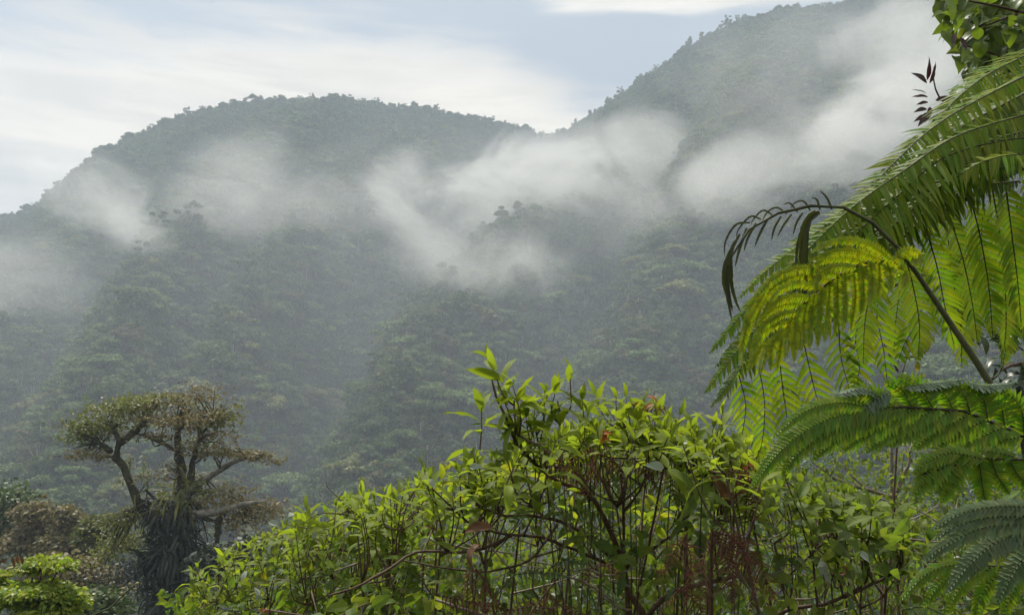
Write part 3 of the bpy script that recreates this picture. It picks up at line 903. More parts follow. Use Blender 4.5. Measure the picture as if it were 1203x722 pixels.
# ------------------------------------------------------------------ undergrowth: leaves and twigs nobody could count
def undergrowth():
    rng = np.random.default_rng(3)
    n = 36000
    px = rng.uniform(190, 1330, n)
    d = rng.uniform(4.0, 9.5, n)
    ty = np.interp(px, TOP_X + [1200, 1330], TOP_Y + [600, 560])
    far = px > 880
    d[far] = rng.uniform(4.6, 10.5, far.sum())
    ty = np.where(far & (d > 6), np.interp(px, [880, 960, 1060, 1330], [520, 495, 480, 440]), ty)
    py = ty + 22 + rng.random(n) ** 0.8 * 240
    near = rng.random(n) < .07
    d[near] = rng.uniform(2.7, 4.4, near.sum())
    py[near] = np.maximum(py[near], ty[near] + 115 + rng.random(near.sum()) * 60)
    D = FWD[None] + RGT[None] * ((px - 601.5) / FPX)[:, None] + UPV[None] * ((361 - py) / FPX)[:, None]
    p = EYEN + d[:, None] * D
    gap = vnoise(p[:, 0] * 2.3 + 7, p[:, 2] * 2.6 + 3) > .30
    keep = (p[:, 2] > H(p[:, 0], p[:, 1]) + .02) & gap
    p = p[keep]; n = len(p)
    nrm = unit(rng.normal(size=(n, 3)) * .8 + np.array([0, -.1, .9]))
    x, y, z = leaf_axes(rng, nrm, .35, .35)
    tv, tf, tu = leaf_tmpl(.42, .6, .25, .8, nv=3)
    tv = np.array(tv).reshape(4, 5, 3)[:, [0, 2, 4]].reshape(-1, 3); tu = np.array(tu).reshape(4, 5, 2)[:, [0, 2, 4]].reshape(-1, 2)
    tf = [(i * 3 + j, i * 3 + j + 1, i * 3 + j + 4, i * 3 + j + 3) for i in range(3) for j in range(2)]
    patch = vnoise(p[:, 0] * 1.3, p[:, 1] * 1.3 + p[:, 2] * .8)
    mi = np.where(patch + rng.normal(scale=.12, size=n) > .36, 0, 1)
    mi[rng.random(n) < .012] = 2
    me = scatter_mesh('undergrowth', tv, tf, tu, p, x, y, z, rng.uniform(.045, .105, n), [M_leaf_green, M_leaf_mid, M_leaf_pale], mi)
    link('undergrowth', me, kind='stuff')
    mb = MB()
    for k in range(150):
        px = rng.uniform(200, 1300); dd = rng.uniform(3.0, 7.5)
        t0 = float(np.interp(px, TOP_X + [1200, 1330], TOP_Y + [600, 560]))
        a = P(px + rng.uniform(-60, 60), 800, dd); b = P(px, t0 + rng.uniform(60, 160), dd + rng.uniform(-.3, .3))
        mid = (a + b) / 2 + rng.normal(scale=.2, size=3)
        mb.tube(spline([a, mid, b], 6), np.linspace(.006, .002, 6), 4, cap=False)
    for k in range(45):                                        # leaning and crossing dead twigs
        px = rng.uniform(380, 1150); dd = rng.uniform(2.7, 4.5); py = rng.uniform(610, 730)
        a = P(px, py, dd); b = a + np.array([rng.uniform(-.5, .5), rng.uniform(-.3, .3), rng.uniform(-.1, .22)])
        mb.tube(spline([a, (a + b) / 2 + rng.normal(scale=.04, size=3), b], 6), np.linspace(.005, .002, 6), 4, m=1, cap=False)
    link('tangled_twigs', mb.mesh('tangled_twigs', [M_stem, M_stem_pale]), kind='stuff')
undergrowth()

# low scrub over the slope beyond the thicket down to the valley
def scrub():
    rng = np.random.default_rng(8)
    n = 60000
    a = rng.uniform(R(-50), R(50), n)
    r = np.sqrt(rng.uniform(9 ** 2, 120 ** 2, n))
    x, y = r * np.sin(a), r * np.cos(a)
    hgt = fbm(x / 5, y / 5, 3)
    z = H(x, y) + hgt * 2.4 * rng.random(n)
    p = np.stack([x, y, z], 1)
    X_, Y_, Z_ = leaf_axes(rng, np.tile([0, 0, 1.0], (n, 1)), .3, .7)
    mi = (hgt + rng.normal(scale=.06, size=n) > .47).astype(int)
    me = scatter_mesh('scrub', LEAFQ_V, LEAFQ_F, LEAFQ_UV, p, X_, Y_, Z_, rng.uniform(.25, .6, n) * np.clip(r / 50, .5, 1.6), [FOREST_KINDS[5][2], FOREST_KINDS[1][2]], mi)
    link('scrub', me, kind='stuff')
scrub()

# ------------------------------------------------------------------ ferns
def fern_mat(name, a, b, trans=.45, tcol=(1.5, 1.5, .4), rough=.42, spec=.4, veins=0):
    return leaf_mat(name, a, b, .18, trans, tcol, rough, spec, veins)
M_fern = fern_mat('tree_fern_green', (0.195, 0.270, 0.028), (0.140, 0.215, 0.026), .56, (1.5, 1.55, .35), .5, .25)
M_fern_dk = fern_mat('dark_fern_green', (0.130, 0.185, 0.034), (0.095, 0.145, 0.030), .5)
M_fern_yel = fern_mat('yellow_green_frond', (0.265, 0.325, 0.018), (0.215, 0.280, 0.018), .55, (1.5, 1.45, .3), .5, .3)
M_fern_lob = fern_mat('lobed_frond_green', (0.185, 0.275, 0.030), (0.140, 0.230, 0.026), .48, (1.5, 1.6, .3), .45, .35, 2)
M_fern_grey = fern_mat('grey_green_frond', (0.135, 0.190, 0.085), (0.100, 0.150, 0.068), .3, (1, 1.1, .6), .45, .4)
M_fern_skysheen = fern_mat('sky_sheen_frond', (0.13, 0.19, 0.11), (0.10, 0.15, 0.09), .15, (1, 1.1, .7), .35, .6)  # greyer colour stands in for sky reflected on the upturned lobes
M_fern_young = fern_mat('olive_young_pinna', (0.060, 0.072, 0.022), (0.040, 0.048, 0.018), .2, (1.3, 1.2, .5), .45, .4)
M_fern_dead = leaf_mat('dead_fern_brown', (0.165, 0.085, 0.060), (0.105, 0.058, 0.042), .3, .2, (1.3, .9, .7), .7, .2)
M_rachis = bark_mat('dark_rachis', (0.022, 0.018, 0.010), (0.05, 0.042, 0.02), 90, .55, .2)
M_rachis_g = bark_mat('green_rachis', (0.040, 0.045, 0.016), (0.075, 0.075, 0.03), 90, .5, .2)

def pinna_mb(pts, Sa=None, Sb=None, w=.05, spacing=.01, wp=.01, sweep=.4, droop=.25, rr=.0022, taper=2.2, base=.1, jit=.06, seg=4, flen=None, Lb=1.0, facing=None):
    """pinna: midrib along pts, pinnules along Sa on one side and Sb on the other; slot 0 blade, slot 1 midrib"""
    mb = MB()
    L = np.linalg.norm(np.diff(np.asarray(pts), axis=0), axis=1).sum()
    n = max(8, int(L / spacing))
    p = spline(pts, n)
    T = unit(np.gradient(p, axis=0))
    mb.tube(p[::2] if n > 16 else p, np.linspace(rr, rr * .35, len(p[::2] if n > 16 else p)), 4, m=1, cap=False)
    for side, S0 in ((0, Sa), (1, Sb)):
        for i in range(n):
            t = i / (n - 1)
            if facing is not None: S0 = unit(np.cross(T[i], unit(facing))) * (1 if side else -1) - .25 * unit(facing)
            S0 = np.asarray(S0, float)
            prof = min(1, base + (1 - base) * (t / .18)) * (1 - t ** taper) ** .8 + .04
            ln = w * prof * (Lb if side else 1) * (1 + RN.uniform(-jit, jit) * 1.5)
            S = unit(S0 - T[i] * (S0 @ T[i]))
            d = unit(S + T[i] * (sweep + .5 * t ** 3) + rvec(jit))
            N = unit(np.cross(T[i], d)); 
            if N[2] < 0: N = -N
            acr = unit(np.cross(N, d))
            vs, uv = [], []
            for k in range(seg):
                u = k / (seg - 1)
                c = p[i] + d * ln * u - np.array([0, 0, 1]) * droop * ln * u * u
                hw = wp * .5 * [.8, 1, .8, .12][k] if seg == 4 else wp * .5 * (1 - u * .9)
                fold = N * hw * .35
                vs += [c - acr * hw + fold, c, c + acr * hw + fold]; uv += [(0, u), (.5, u), (1, u)]
            f = []
            for k in range(seg - 1):
                f += [(k * 3, k * 3 + 1, k * 3 + 4, k * 3 + 3), (k * 3 + 1, k * 3 + 2, k * 3 + 5, k * 3 + 4)]
            mb.add(vs, f, uv)
    return mb

def strap_mb(pts, w, nstat=16, serr=.1, facing=None, fold=.25, tip=.75, base=.55, wave=.0):
    """long blade following pts, w wide, toothed edge; facing = direction its top looks at"""
    mb = MB()
    p = spline(pts, nstat)
    T = unit(np.gradient(p, axis=0))
    vs, uv = [], []
    for i in range(nstat):
        t = i / (nstat - 1)
        F = unit((EYEN - p[i]) if facing is None else np.asarray(facing, float))
        acr = unit(np.cross(T[i], F)); N = np.cross(acr, T[i])
        prof = min(1, base + (1 - base) * t / .25) * (1 - max(0, (t - tip) / (1 - tip)) ** 2.2) ** .6 if t < 1 else .02
        hw = w * .5 * prof * (1 + serr * (1 if i % 2 else -1))
        wv = N * wave * w * math.sin(i * 1.9)
        for x in (-1, -.5, 0, .5, 1):
            vs.append(p[i] + acr * hw * x + N * fold * hw * (abs(x) - .5) * (1 if abs(x) < .9 else .7) + wv * abs(x)); uv.append((.5 + x / 2, t))
    f = [(i * 5 + j, i * 5 + j + 1, i * 5 + j + 6, i * 5 + j + 5) for i in range(nstat - 1) for j in range(4)]
    mb.add(vs, f, uv)
    return mb

# --- the big tree fern: trunk just outside the view on the right, its fronds arching in
tb = P(1480, 520, 2.3)
fern_root = np.array([tb[0], tb[1], ground_at(tb[0], tb[1])])
TF = thing('tree_fern', 'big tree fern with feathery arching fronds glinting at the right edge', 'fern', fern_root)
M_fibre = bark_mat('fern_trunk_fibre', (0.020, 0.014, 0.010), (0.09, 0.065, 0.045), 45, .95, 1.0)
tube_part('trunk', [fern_root + [0, 0, -.2], fern_root + [.03, 0, .9], P(1480, 200, 2.3)], .065, .05, M_fibre, TF, TF, 12, 20)
crown_c = P(1480, 195, 2.3)
def frond(pin, mat, rach, r0, r1, label=None):
    w_ = PL(rach)
    mb = MB(); mb.tube(spline([crown_c] + list(w_), 24), np.linspace(r0 * 1.3, r1, 24), 7)
    fr = part('frond', mb, M_rachis, TF, TF)
    if label: fr['label'] = label
    pin = list(pin)
    for a in list(pin):
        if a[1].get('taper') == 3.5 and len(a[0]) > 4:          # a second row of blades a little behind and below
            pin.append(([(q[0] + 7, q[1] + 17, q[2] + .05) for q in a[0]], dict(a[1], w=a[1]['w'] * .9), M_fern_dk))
    for a in pin:
        pts, kw = a[0], a[1]
        o = part('pinna', pinna_mb(PL(pts), **kw), [mat if len(a) < 3 else a[2], M_rachis], fr, TF)
    return fr
CUR = dict(Sa=(.18, -.42, -1), Sb=(-.35, .85, .30), w=.056, spacing=.0088, wp=.0082, sweep=.34, droop=.18, taper=3.5, jit=.15)
FAN = dict(Sa=(1, -.35, .05), Sb=(-1, -.35, .05), w=.062, spacing=.0125, wp=.0098, sweep=.55, droop=.25, taper=2.4)
frond([
    ([(1230, 78, 1.85), (1203, 90, 1.84), (1139, 123, 1.82), (1099, 148, 1.8), (1064, 178, 1.8), (1002, 240, 1.8), (955, 276, 1.82), (904, 315, 1.85), (868, 350, 1.88)], CUR),
    ([(1240, 122, 1.8), (1203, 135, 1.78), (1124, 160, 1.76), (1064, 199, 1.75), (1000, 245, 1.77), (940, 302, 1.8), (886, 353, 1.83), (850, 395, 1.86), (834, 414, 1.88)], CUR),
    ([(1245, 160, 1.75), (1180, 165, 1.75), (1110, 185, 1.74), (1060, 225, 1.74), (1000, 280, 1.76), (935, 340, 1.8), (885, 390, 1.83), (860, 420, 1.86), (829, 460, 1.9)], dict(CUR, w=.075)),
    ([(1190, 196, 1.78), (1130, 205, 1.76), (1085, 235, 1.75), (1040, 275, 1.77), (1000, 325, 1.8)], dict(CUR, w=.06)),
    ([(1235, 186, 1.7), (1190, 182, 1.7), (1150, 192, 1.7), (1115, 215, 1.72)], dict(CUR, w=.05)),
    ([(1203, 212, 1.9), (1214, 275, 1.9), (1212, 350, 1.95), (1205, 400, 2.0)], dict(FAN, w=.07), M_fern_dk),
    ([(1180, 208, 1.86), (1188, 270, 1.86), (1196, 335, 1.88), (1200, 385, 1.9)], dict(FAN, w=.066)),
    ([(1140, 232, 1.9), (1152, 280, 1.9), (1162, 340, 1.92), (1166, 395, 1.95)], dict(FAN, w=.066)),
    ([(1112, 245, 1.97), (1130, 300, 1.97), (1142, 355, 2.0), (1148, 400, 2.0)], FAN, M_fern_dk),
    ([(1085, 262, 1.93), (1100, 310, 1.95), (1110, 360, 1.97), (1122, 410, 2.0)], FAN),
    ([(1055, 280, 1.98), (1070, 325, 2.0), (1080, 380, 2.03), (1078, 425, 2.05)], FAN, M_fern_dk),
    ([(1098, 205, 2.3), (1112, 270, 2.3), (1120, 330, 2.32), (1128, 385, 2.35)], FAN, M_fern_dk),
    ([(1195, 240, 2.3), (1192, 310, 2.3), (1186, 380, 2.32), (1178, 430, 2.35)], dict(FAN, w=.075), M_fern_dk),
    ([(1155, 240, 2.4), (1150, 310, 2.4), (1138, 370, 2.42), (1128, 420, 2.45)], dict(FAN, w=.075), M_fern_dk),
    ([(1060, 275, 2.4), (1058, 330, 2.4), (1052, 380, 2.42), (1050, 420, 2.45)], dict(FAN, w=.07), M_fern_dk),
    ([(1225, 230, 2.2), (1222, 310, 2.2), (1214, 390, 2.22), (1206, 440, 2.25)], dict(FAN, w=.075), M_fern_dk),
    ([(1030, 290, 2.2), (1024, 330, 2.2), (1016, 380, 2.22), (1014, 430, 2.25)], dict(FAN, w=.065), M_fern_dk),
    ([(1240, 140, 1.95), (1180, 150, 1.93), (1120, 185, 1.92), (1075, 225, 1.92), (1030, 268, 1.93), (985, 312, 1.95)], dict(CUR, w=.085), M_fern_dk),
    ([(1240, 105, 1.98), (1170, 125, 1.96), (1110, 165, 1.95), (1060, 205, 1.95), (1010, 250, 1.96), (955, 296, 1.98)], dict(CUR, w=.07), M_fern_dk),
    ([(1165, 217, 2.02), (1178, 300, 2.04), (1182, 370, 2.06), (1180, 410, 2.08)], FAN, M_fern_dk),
], M_fern, [(1310, 150, 2.0), (1250, 172, 1.9), (1203, 196, 1.86), (1134, 234, 1.86), (1085, 262, 1.88), (1050, 285, 1.9), (1005, 322, 1.95)], .012, .004)
frond([
    ([(1240, 45, 2.2), (1203, 66, 2.18), (1160, 88, 2.16), (1122, 118, 2.15), (1098, 150, 2.15), (1084, 175, 2.16)], dict(CUR, w=.09)),
    ([(1240, 70, 2.3), (1203, 98, 2.28), (1165, 118, 2.25), (1140, 140, 2.25)], dict(CUR, w=.08)),
], M_fern, [(1350, 60, 2.3), (1290, 40, 2.25), (1240, 45, 2.2)], .010, .004)
G = dict(FAN, w=.068, spacing=.020, wp=.013)
frond([
    ([(1034, 335, 2.35), (1030, 370, 2.35), (1038, 410, 2.35), (1042, 446, 2.35)], G),
    ([(1010, 372, 2.4), (1005, 400, 2.4), (1010, 430, 2.4), (1004, 462, 2.4)], G),
    ([(985, 380, 2.4), (988, 420, 2.4), (998, 458, 2.4), (1000, 480, 2.4)], G, M_fern_dk),
    ([(945, 405, 2.35), (955, 450, 2.35), (964, 485, 2.35), (962, 515, 2.35)], G),
    ([(915, 415, 2.4), (920, 460, 2.4), (926, 505, 2.4), (922, 535, 2.4)], G),
    ([(890, 425, 2.45), (898, 470, 2.45), (896, 515, 2.45), (888, 540, 2.45)], G),
    ([(868, 440, 2.4), (876, 475, 2.4), (872, 510, 2.4)], G),
    ([(1090, 340, 2.3), (1078, 375, 2.3), (1062, 405, 2.3), (1055, 425, 2.3)], G),
    ([(1120, 330, 2.35), (1128, 380, 2.35), (1130, 430, 2.35)], G, M_fern_dk),
    ([(905, 440, 2.7), (940, 470, 2.7), (945, 520, 2.7)], G, M_fern_dk),
    ([(1065, 320, 2.3), (1020, 345, 2.35), (975, 375, 2.4), (930, 400, 2.4), (880, 425, 2.42), (850, 455, 2.45)], dict(G, w=.05)),
], M_fern, [(1320, 230, 2.2), (1203, 262, 2.25), (1120, 310, 2.3), (1050, 335, 2.35), (980, 375, 2.4), (900, 415, 2.42)], .009, .003)

# --- the young frond: arched stalk with a curled, still folded tip and one yellow-green pinna
yb = P(1230, 800, 1.5)
yroot = np.array([yb[0], yb[1], ground_at(yb[0], yb[1])])
YF = thing('young_fern', 'young fern with a bowed stalk, drooping folded tip and one yellow-green blade', 'fern', yroot)
ystalk = PL([(1215, 620, 1.52), (1190, 505, 1.52), (1160, 445, 1.55), (1110, 370, 1.58), (1072, 314, 1.6), (1040, 275, 1.6), (1008, 250, 1.6), (975, 241, 1.6), (940, 244, 1.6), (900, 256, 1.6), (872, 278, 1.6), (857, 308, 1.6), (852, 340, 1.6)])
mb = MB(); sp_ = spline([yroot + [0, 0, -.05]] + list(ystalk), 44)
tt_ = np.linspace(0, 1, 44)
mb.tube(sp_, np.interp(tt_, [0, .5, .72, .84, 1], [.011, .009, .0068, .0042, .0018]), 8)
part('stalk', mb, M_rachis_g, YF, YF)
def c4(l, d=1.6): return [(840 + x / 3.61, 200 + y / 3.61, d) for x, y in l]
YOUNG = [
    ([(495, 165), (475, 118), (443, 84)], .006), ([(445, 168), (432, 125), (408, 116)], .006), ([(405, 172), (375, 131), (335, 140), (322, 165)], .005),
    ([(350, 178), (318, 140), (288, 146)], .005), ([(305, 185), (262, 158), (222, 178), (195, 225)], .005), ([(250, 195), (205, 170), (165, 205), (150, 235)], .005),
    ([(195, 208), (150, 196), (100, 250), (90, 290)], .005), ([(150, 222), (90, 230), (45, 300), (40, 370)], .006),
    ([(372, 180), (345, 225), (331, 275)], .006), ([(325, 186), (290, 235), (263, 284)], .006), ([(280, 195), (252, 245), (239, 299)], .006),
    ([(222, 210), (192, 265), (168, 325)], .007), ([(175, 224), (140, 285), (122, 345)], .007), ([(135, 245), (105, 330), (84, 412)], .008),
    ([(105, 270), (70, 350), (75, 470)], .008), ([(85, 300), (45, 400), (52, 500), (60, 590)], .010), ([(70, 330), (38, 420), (50, 520), (72, 640)], .010),
    ([(62, 360), (70, 480), (90, 560), (112, 605)], .010), ([(60, 380), (35, 460), (62, 560), (85, 580)], .009), ([(55, 400), (55, 500), (75, 600)], .010),
    ([(440, 175), (395, 205), (355, 300), (340, 420)], .010), ([(430, 178), (390, 215), (374, 300), (376, 450), (380, 560), (372, 602)], .022), ([(445, 178), (400, 215), (385, 300), (384, 440), (366, 560)], .014),
]
for l, wd in YOUNG:
    dd = 1.6 + RN.uniform(-.02, .02)
    part('pinna', strap_mb(PL(c4(l, dd)), wd * .74, 16, .10, fold=.9, tip=.3, base=.7), M_fern_young, YF, YF)
def c6(l, d=1.57): return [(822 + q[0] / 3.071, 211 + q[1] / 3.071, d) for q in l]
bl = PL(c6([(715, 290), (700, 290), (640, 290), (570, 310), (500, 345), (440, 390), (390, 430), (340, 480), (300, 530), (262, 580)], 1.585))
mb = MB(); mb.tube(spline(bl, 20), np.linspace(.0042, .0015, 20), 6)
BL = part('blade', mb, M_rachis, YF, YF, label='yellow-green blade with many narrow toothed hanging lobes')
STRAPS = [
    [(700, 295), (745, 340), (730, 395)], [(675, 293), (690, 350), (690, 402)], [(645, 292), (652, 360), (640, 430)], [(615, 298), (624, 370), (608, 458)], [(585, 305), (592, 400), (580, 492)],
    [(555, 318), (562, 430), (545, 550)], [(525, 332), (528, 440), (515, 555)], [(497, 348), (497, 450), (487, 562)], [(470, 368), (465, 470), (455, 577)], [(443, 390), (432, 480), (425, 606)],
    [(415, 412), (402, 500), (395, 612)], [(390, 432), (374, 520), (365, 622)], [(365, 455), (347, 540), (340, 660)], [(342, 480), (320, 550), (310, 642)], [(318, 510), (300, 570), (280, 690)],
    [(298, 535), (264, 600), (255, 690)], [(280, 560), (237, 620), (215, 702)], [(268, 572), (212, 620), (170, 692)],
    [(690, 288), (620, 237), (540, 217), (460, 230), (400, 264)], [(650, 288), (570, 262), (480, 262), (400, 292)], [(600, 300), (520, 282), (450, 290), (390, 322)], [(560, 315), (480, 315), (430, 345), (415, 400)],
    [(500, 345), (400, 320), (300, 335), (225, 395), (175, 480), (150, 580)], [(470, 365), (370, 345), (280, 380), (220, 450), (190, 540)], [(440, 390), (350, 375), (290, 400), (250, 445)], [(400, 425), (330, 425), (260, 450), (220, 500)],
    [(370, 450), (300, 455), (240, 490), (200, 530)], [(340, 480), (280, 490), (220, 540), (190, 592)], [(310, 520), (250, 532), (210, 580), (180, 642)], [(260, 365), (195, 450), (168, 560), (142, 650)], [(235, 410), (175, 520), (155, 600), (147, 664)],
    [(700, 292), (745, 252), (798, 272), (792, 308)], [(700, 292), (740, 268), (775, 290), (770, 312)],
]
for k, l in enumerate(STRAPS):
    dd = 1.57 + .012 * (k % 3 - 1)
    pts = PL(c6(l, dd)); pts[-1] = EYEN + (pts[-1] - EYEN) * (1 - .02 * RN.random())
    fc = EYEN - P(960, 330, 1.5) + np.array([RN.uniform(-.3, .3), 0, .3 + RN.uniform(-.2, .25)])
    mb = pinna_mb(pts, w=.0125 if 17 < k < 24 else .0115, spacing=.0046, wp=.0080, sweep=.40, droop=.10, rr=.0006, taper=3.2, base=.75, jit=.07, seg=3, facing=fc)
    part('pinnule', mb, [M_fern_yel, M_fern_yel], BL, YF)

# --- lobed fronds low on the right
def c1(l, d): return [(800 + x / 2.471, 430 + y / 2.471, d) for x, y in l]
def lobed(label, rach, straps, mat, d, r0=.004, basept=(1420, 760, 1.3), wmul=1.0):
    b0 = P(*basept); gr = np.array([b0[0], b0[1], ground_at(b0[0], b0[1])])
    T_ = thing('fern_frond', label, 'fern', gr, 'fern fronds low at the right edge')
    mb = MB(); w_ = PL(rach)
    mb.tube(spline([gr, (gr + w_[0]) / 2 + np.array([0.05, 0, .25])] + list(w_), 26), np.linspace(r0 * 1.6, r0 * .4, 26), 7)
    part('stalk', mb, M_rachis, T_, T_)
    for s_ in straps:
        l, wd = s_[0], s_[1]
        m_ = s_[2] if len(s_) > 2 else mat
        fc = s_[3] if len(s_) > 3 else (EYEN - P(1100, 500, d)) + np.array([RN.uniform(-.3, .3), 0, .25 + RN.uniform(-.2, .3)])
        pts = [(q[0], q[1], d + (q[2] if len(q) > 2 else 0)) for q in l]
        if m_ is None: part('pinna', strap_mb(PL(pts), wd * wmul, 34, .06, facing=fc, fold=.3, tip=.55, base=.6), m_, T_, T_)
        else: part('pinna', pinna_mb(PL(pts), w=wd * wmul * .62, spacing=.0050, wp=.0115, sweep=.40, droop=.06, rr=.0012, taper=2.8, base=.7, jit=.06, seg=3, facing=fc), [m_, M_rachis_g], T_, T_)
    return T_
def q1(l): return [(800 + x / 2.471, 430 + y / 2.471) for x, y in l]
L1 = [(q1(l), wd) for l, wd in [
    ([(640, 120), (520, 130), (400, 165), (290, 240), (202, 352)], .046), ([(600, 120), (470, 165), (380, 215), (320, 270), (296, 325)], .044), ([(640, 122), (540, 155), (470, 195), (400, 250), (385, 275)], .040),
    ([(690, 122), (600, 160), (520, 205), (462, 245)], .044), ([(740, 126), (650, 165), (580, 210), (530, 250)], .042), ([(790, 130), (710, 165), (640, 205), (590, 230)], .040),
    ([(830, 142), (760, 180), (710, 210), (676, 240)], .042), ([(880, 158), (820, 185), (770, 215), (742, 238)], .040), ([(930, 178), (880, 200), (830, 222), (795, 242)], .040), ([(980, 205), (930, 215), (880, 225), (850, 245)], .036),
    ([(996, 190), (990, 130), (960, 90), (930, 70)], .044), ([(940, 170), (930, 120), (895, 85), (860, 70)], .044), ([(890, 150), (880, 100), (845, 72), (800, 60)], .044), ([(840, 135), (825, 90), (790, 65), (750, 55)], .042),
    ([(790, 126), (770, 85), (735, 65), (690, 58)], .042), ([(730, 119), (700, 75), (665, 45), (630, 30)], .044), ([(670, 118), (650, 80), (620, 55), (590, 45)], .036), ([(620, 118), (570, 85), (520, 72), (470, 85)], .036),
    ([(560, 122), (480, 105), (400, 115), (330, 150), (270, 205)], .030)]]
SKYF = (-.25, -.25, 1.0)
L1 += [(q1([(600, 82), (560, 100), (525, 130), (508, 170)]), .036, M_fern_skysheen), (q1([(655, 60), (720, 52), (780, 45), (832, 36)]), .026, M_fern_skysheen, (0, -.7, 1)),
       (q1([(835, 50), (880, 58), (930, 55), (968, 48)]), .026, M_fern_skysheen, (0, -.7, 1)), (q1([(470, 80), (520, 66), (560, 80), (575, 100)]), .02, M_fern_skysheen, (0, -.8, 1))]
lobed('broad green lobed frond drooping to a point above the crooked branches', [(1290, 580, 1.2), (1240, 535, 1.18), (1203, 513, 1.17), (1164, 493, 1.16), (1124, 481, 1.15), (1075, 478, 1.15), (1027, 479, 1.15), (985, 490, 1.15)], L1, M_fern_lob, 1.15, .0045, wmul=.86)
lobed('small frond with rounded finger-like lobes below the broad lobed frond', [(1290, 560, 1.12), (1230, 541, 1.1), (1203, 539, 1.1), (1160, 538, 1.1), (1115, 543, 1.1), (1085, 556, 1.1)], [
    ([(1150, 538), (1120, 532), (1092, 540), (1072, 558)], .026), ([(1115, 543), (1098, 556), (1085, 568), (1072, 582)], .030), ([(1135, 540), (1125, 556), (1116, 572), (1106, 590)], .030),
    ([(1150, 539), (1153, 562), (1156, 582), (1157, 596)], .028), ([(1165, 538), (1170, 555), (1178, 568), (1186, 580)], .028), ([(1185, 538), (1195, 556), (1206, 568), (1216, 576)], .028), ([(1205, 539), (1215, 550), (1226, 562), (1234, 570)], .028),
    ([(1095, 550), (1086, 560), (1078, 570)], .024), ([(1190, 536), (1170, 531), (1150, 530)], .02), ([(1125, 541), (1112, 562), (1105, 580)], .026)], M_fern_lob, 1.1, .003)
lobed('dull grey-green frond with long plain blades close to the camera', [(1330, 660, .95), (1270, 625, .93), (1225, 612, .92), (1180, 606, .92)], [
    ([(1230, 598), (1180, 594), (1130, 602), (1094, 622)], .026), ([(1230, 606), (1170, 606), (1120, 618), (1098, 634)], .024), ([(1230, 614), (1160, 618), (1110, 640), (1084, 660)], .030),
    ([(1230, 624), (1180, 632), (1140, 660), (1112, 695)], .036), ([(1240, 640), (1205, 655), (1185, 680), (1172, 706)], .034), ([(1230, 618), (1195, 626), (1160, 648), (1135, 680)], .030)], M_fern_grey, .92, .004, wmul=.80)
lobed('bright green frond tips at the bottom right corner', [(1330, 700, 1.1), (1250, 672, 1.06), (1190, 664, 1.05), (1140, 664, 1.05)], [
    ([(1145, 664), (1115, 664), (1085, 676), (1058, 704)], .022), ([(1155, 664), (1125, 672), (1100, 690), (1084, 714)], .024), ([(1168, 665), (1140, 678), (1122, 698), (1112, 722)], .024),
    ([(1185, 665), (1165, 682), (1150, 705), (1145, 728)], .026), ([(1205, 668), (1190, 690), (1182, 712), (1180, 735)], .026), ([(1225, 672), (1215, 692), (1208, 715)], .026)], M_fern_lob, 1.05, .003, wmul=.85)

# --- dead brown ferns and small green ferns inside the thicket
def dead_fern(label, basepx, fronds, mat, w=.05, group=None, spacing=.014, wp=.006, name='dead_fern'):
    b0 = P(*basepx); gr = np.array([b0[0], b0[1], ground_at(b0[0], b0[1])])
    T_ = thing(name, label, 'fern', gr, group)
    for fr in fronds:
        pts = PL([(q[0], q[1], q[2] - .4) for q in fr[0]]); ww = fr[1] if len(fr) > 1 else w
        side = unit(np.array([RN.uniform(-.4, .4), -.5, RN.uniform(.4, 1)]))
        mb = pinna_mb(pts, side, -side + np.array([0, -.4, 0]), ww, spacing, wp, .3, .35, .0022, 2.5, .3, .16, 3)
        part('frond', mb, [mat, M_stem if mat is M_fern_dead else M_rachis_g], T_, T_)
        st = spline([gr, (gr + pts[0]) / 2 + rvec(.04), pts[0]], 8)
        m2 = MB(); m2.tube(st, np.linspace(.003, .0022, 8), 4, cap=False)
        part('stalk', m2, M_stem, T_, T_)
    return T_
DG = 'dead brown ferns in the thicket'
dead_fern('reddish dead fern hanging under the orange leaves', (690, 760, 3.5), [
    ([(640, 528, 3.3), (665, 545, 3.2), (680, 568, 3.2)],), ([(705, 530, 3.3), (680, 538, 3.25), (655, 552, 3.2)],), ([(700, 540, 3.2), (690, 560, 3.2), (686, 585, 3.2)],), ([(660, 525, 3.3), (650, 545, 3.3), (640, 566, 3.3)],),
    ([(720, 535, 3.3), (712, 556, 3.3), (716, 580, 3.3)],), ([(640, 540, 3.3), (670, 556, 3.3), (705, 560, 3.3)],), ([(690, 525, 3.4), (720, 545, 3.4), (735, 565, 3.4)],)], M_fern_dead, .065, DG)
dead_fern('reddish dead fern right of the orange leaves', (760, 760, 3.5), [
    ([(740, 535, 3.3), (760, 550, 3.3), (782, 556, 3.3)],), ([(790, 530, 3.4), (770, 548, 3.4), (752, 572, 3.4)],), ([(760, 530, 3.4), (764, 556, 3.4), (775, 580, 3.4)],), ([(800, 545, 3.4), (790, 565, 3.4), (794, 590, 3.4)],),
    ([(745, 478, 3.5), (765, 482, 3.5), (785, 478, 3.5)],)], M_fern_dead, .06, DG)
dead_fern('dark dead fern curling beside the long narrow leaves', (870, 760, 3.2), [
    ([(856, 552, 3.1), (872, 560, 3.1), (886, 580, 3.1), (884, 605, 3.1)],), ([(880, 548, 3.1), (866, 565, 3.1), (860, 590, 3.1)],), ([(862, 570, 3.1), (878, 588, 3.1), (892, 612, 3.1)],)], M_fern_dead, .055, DG)
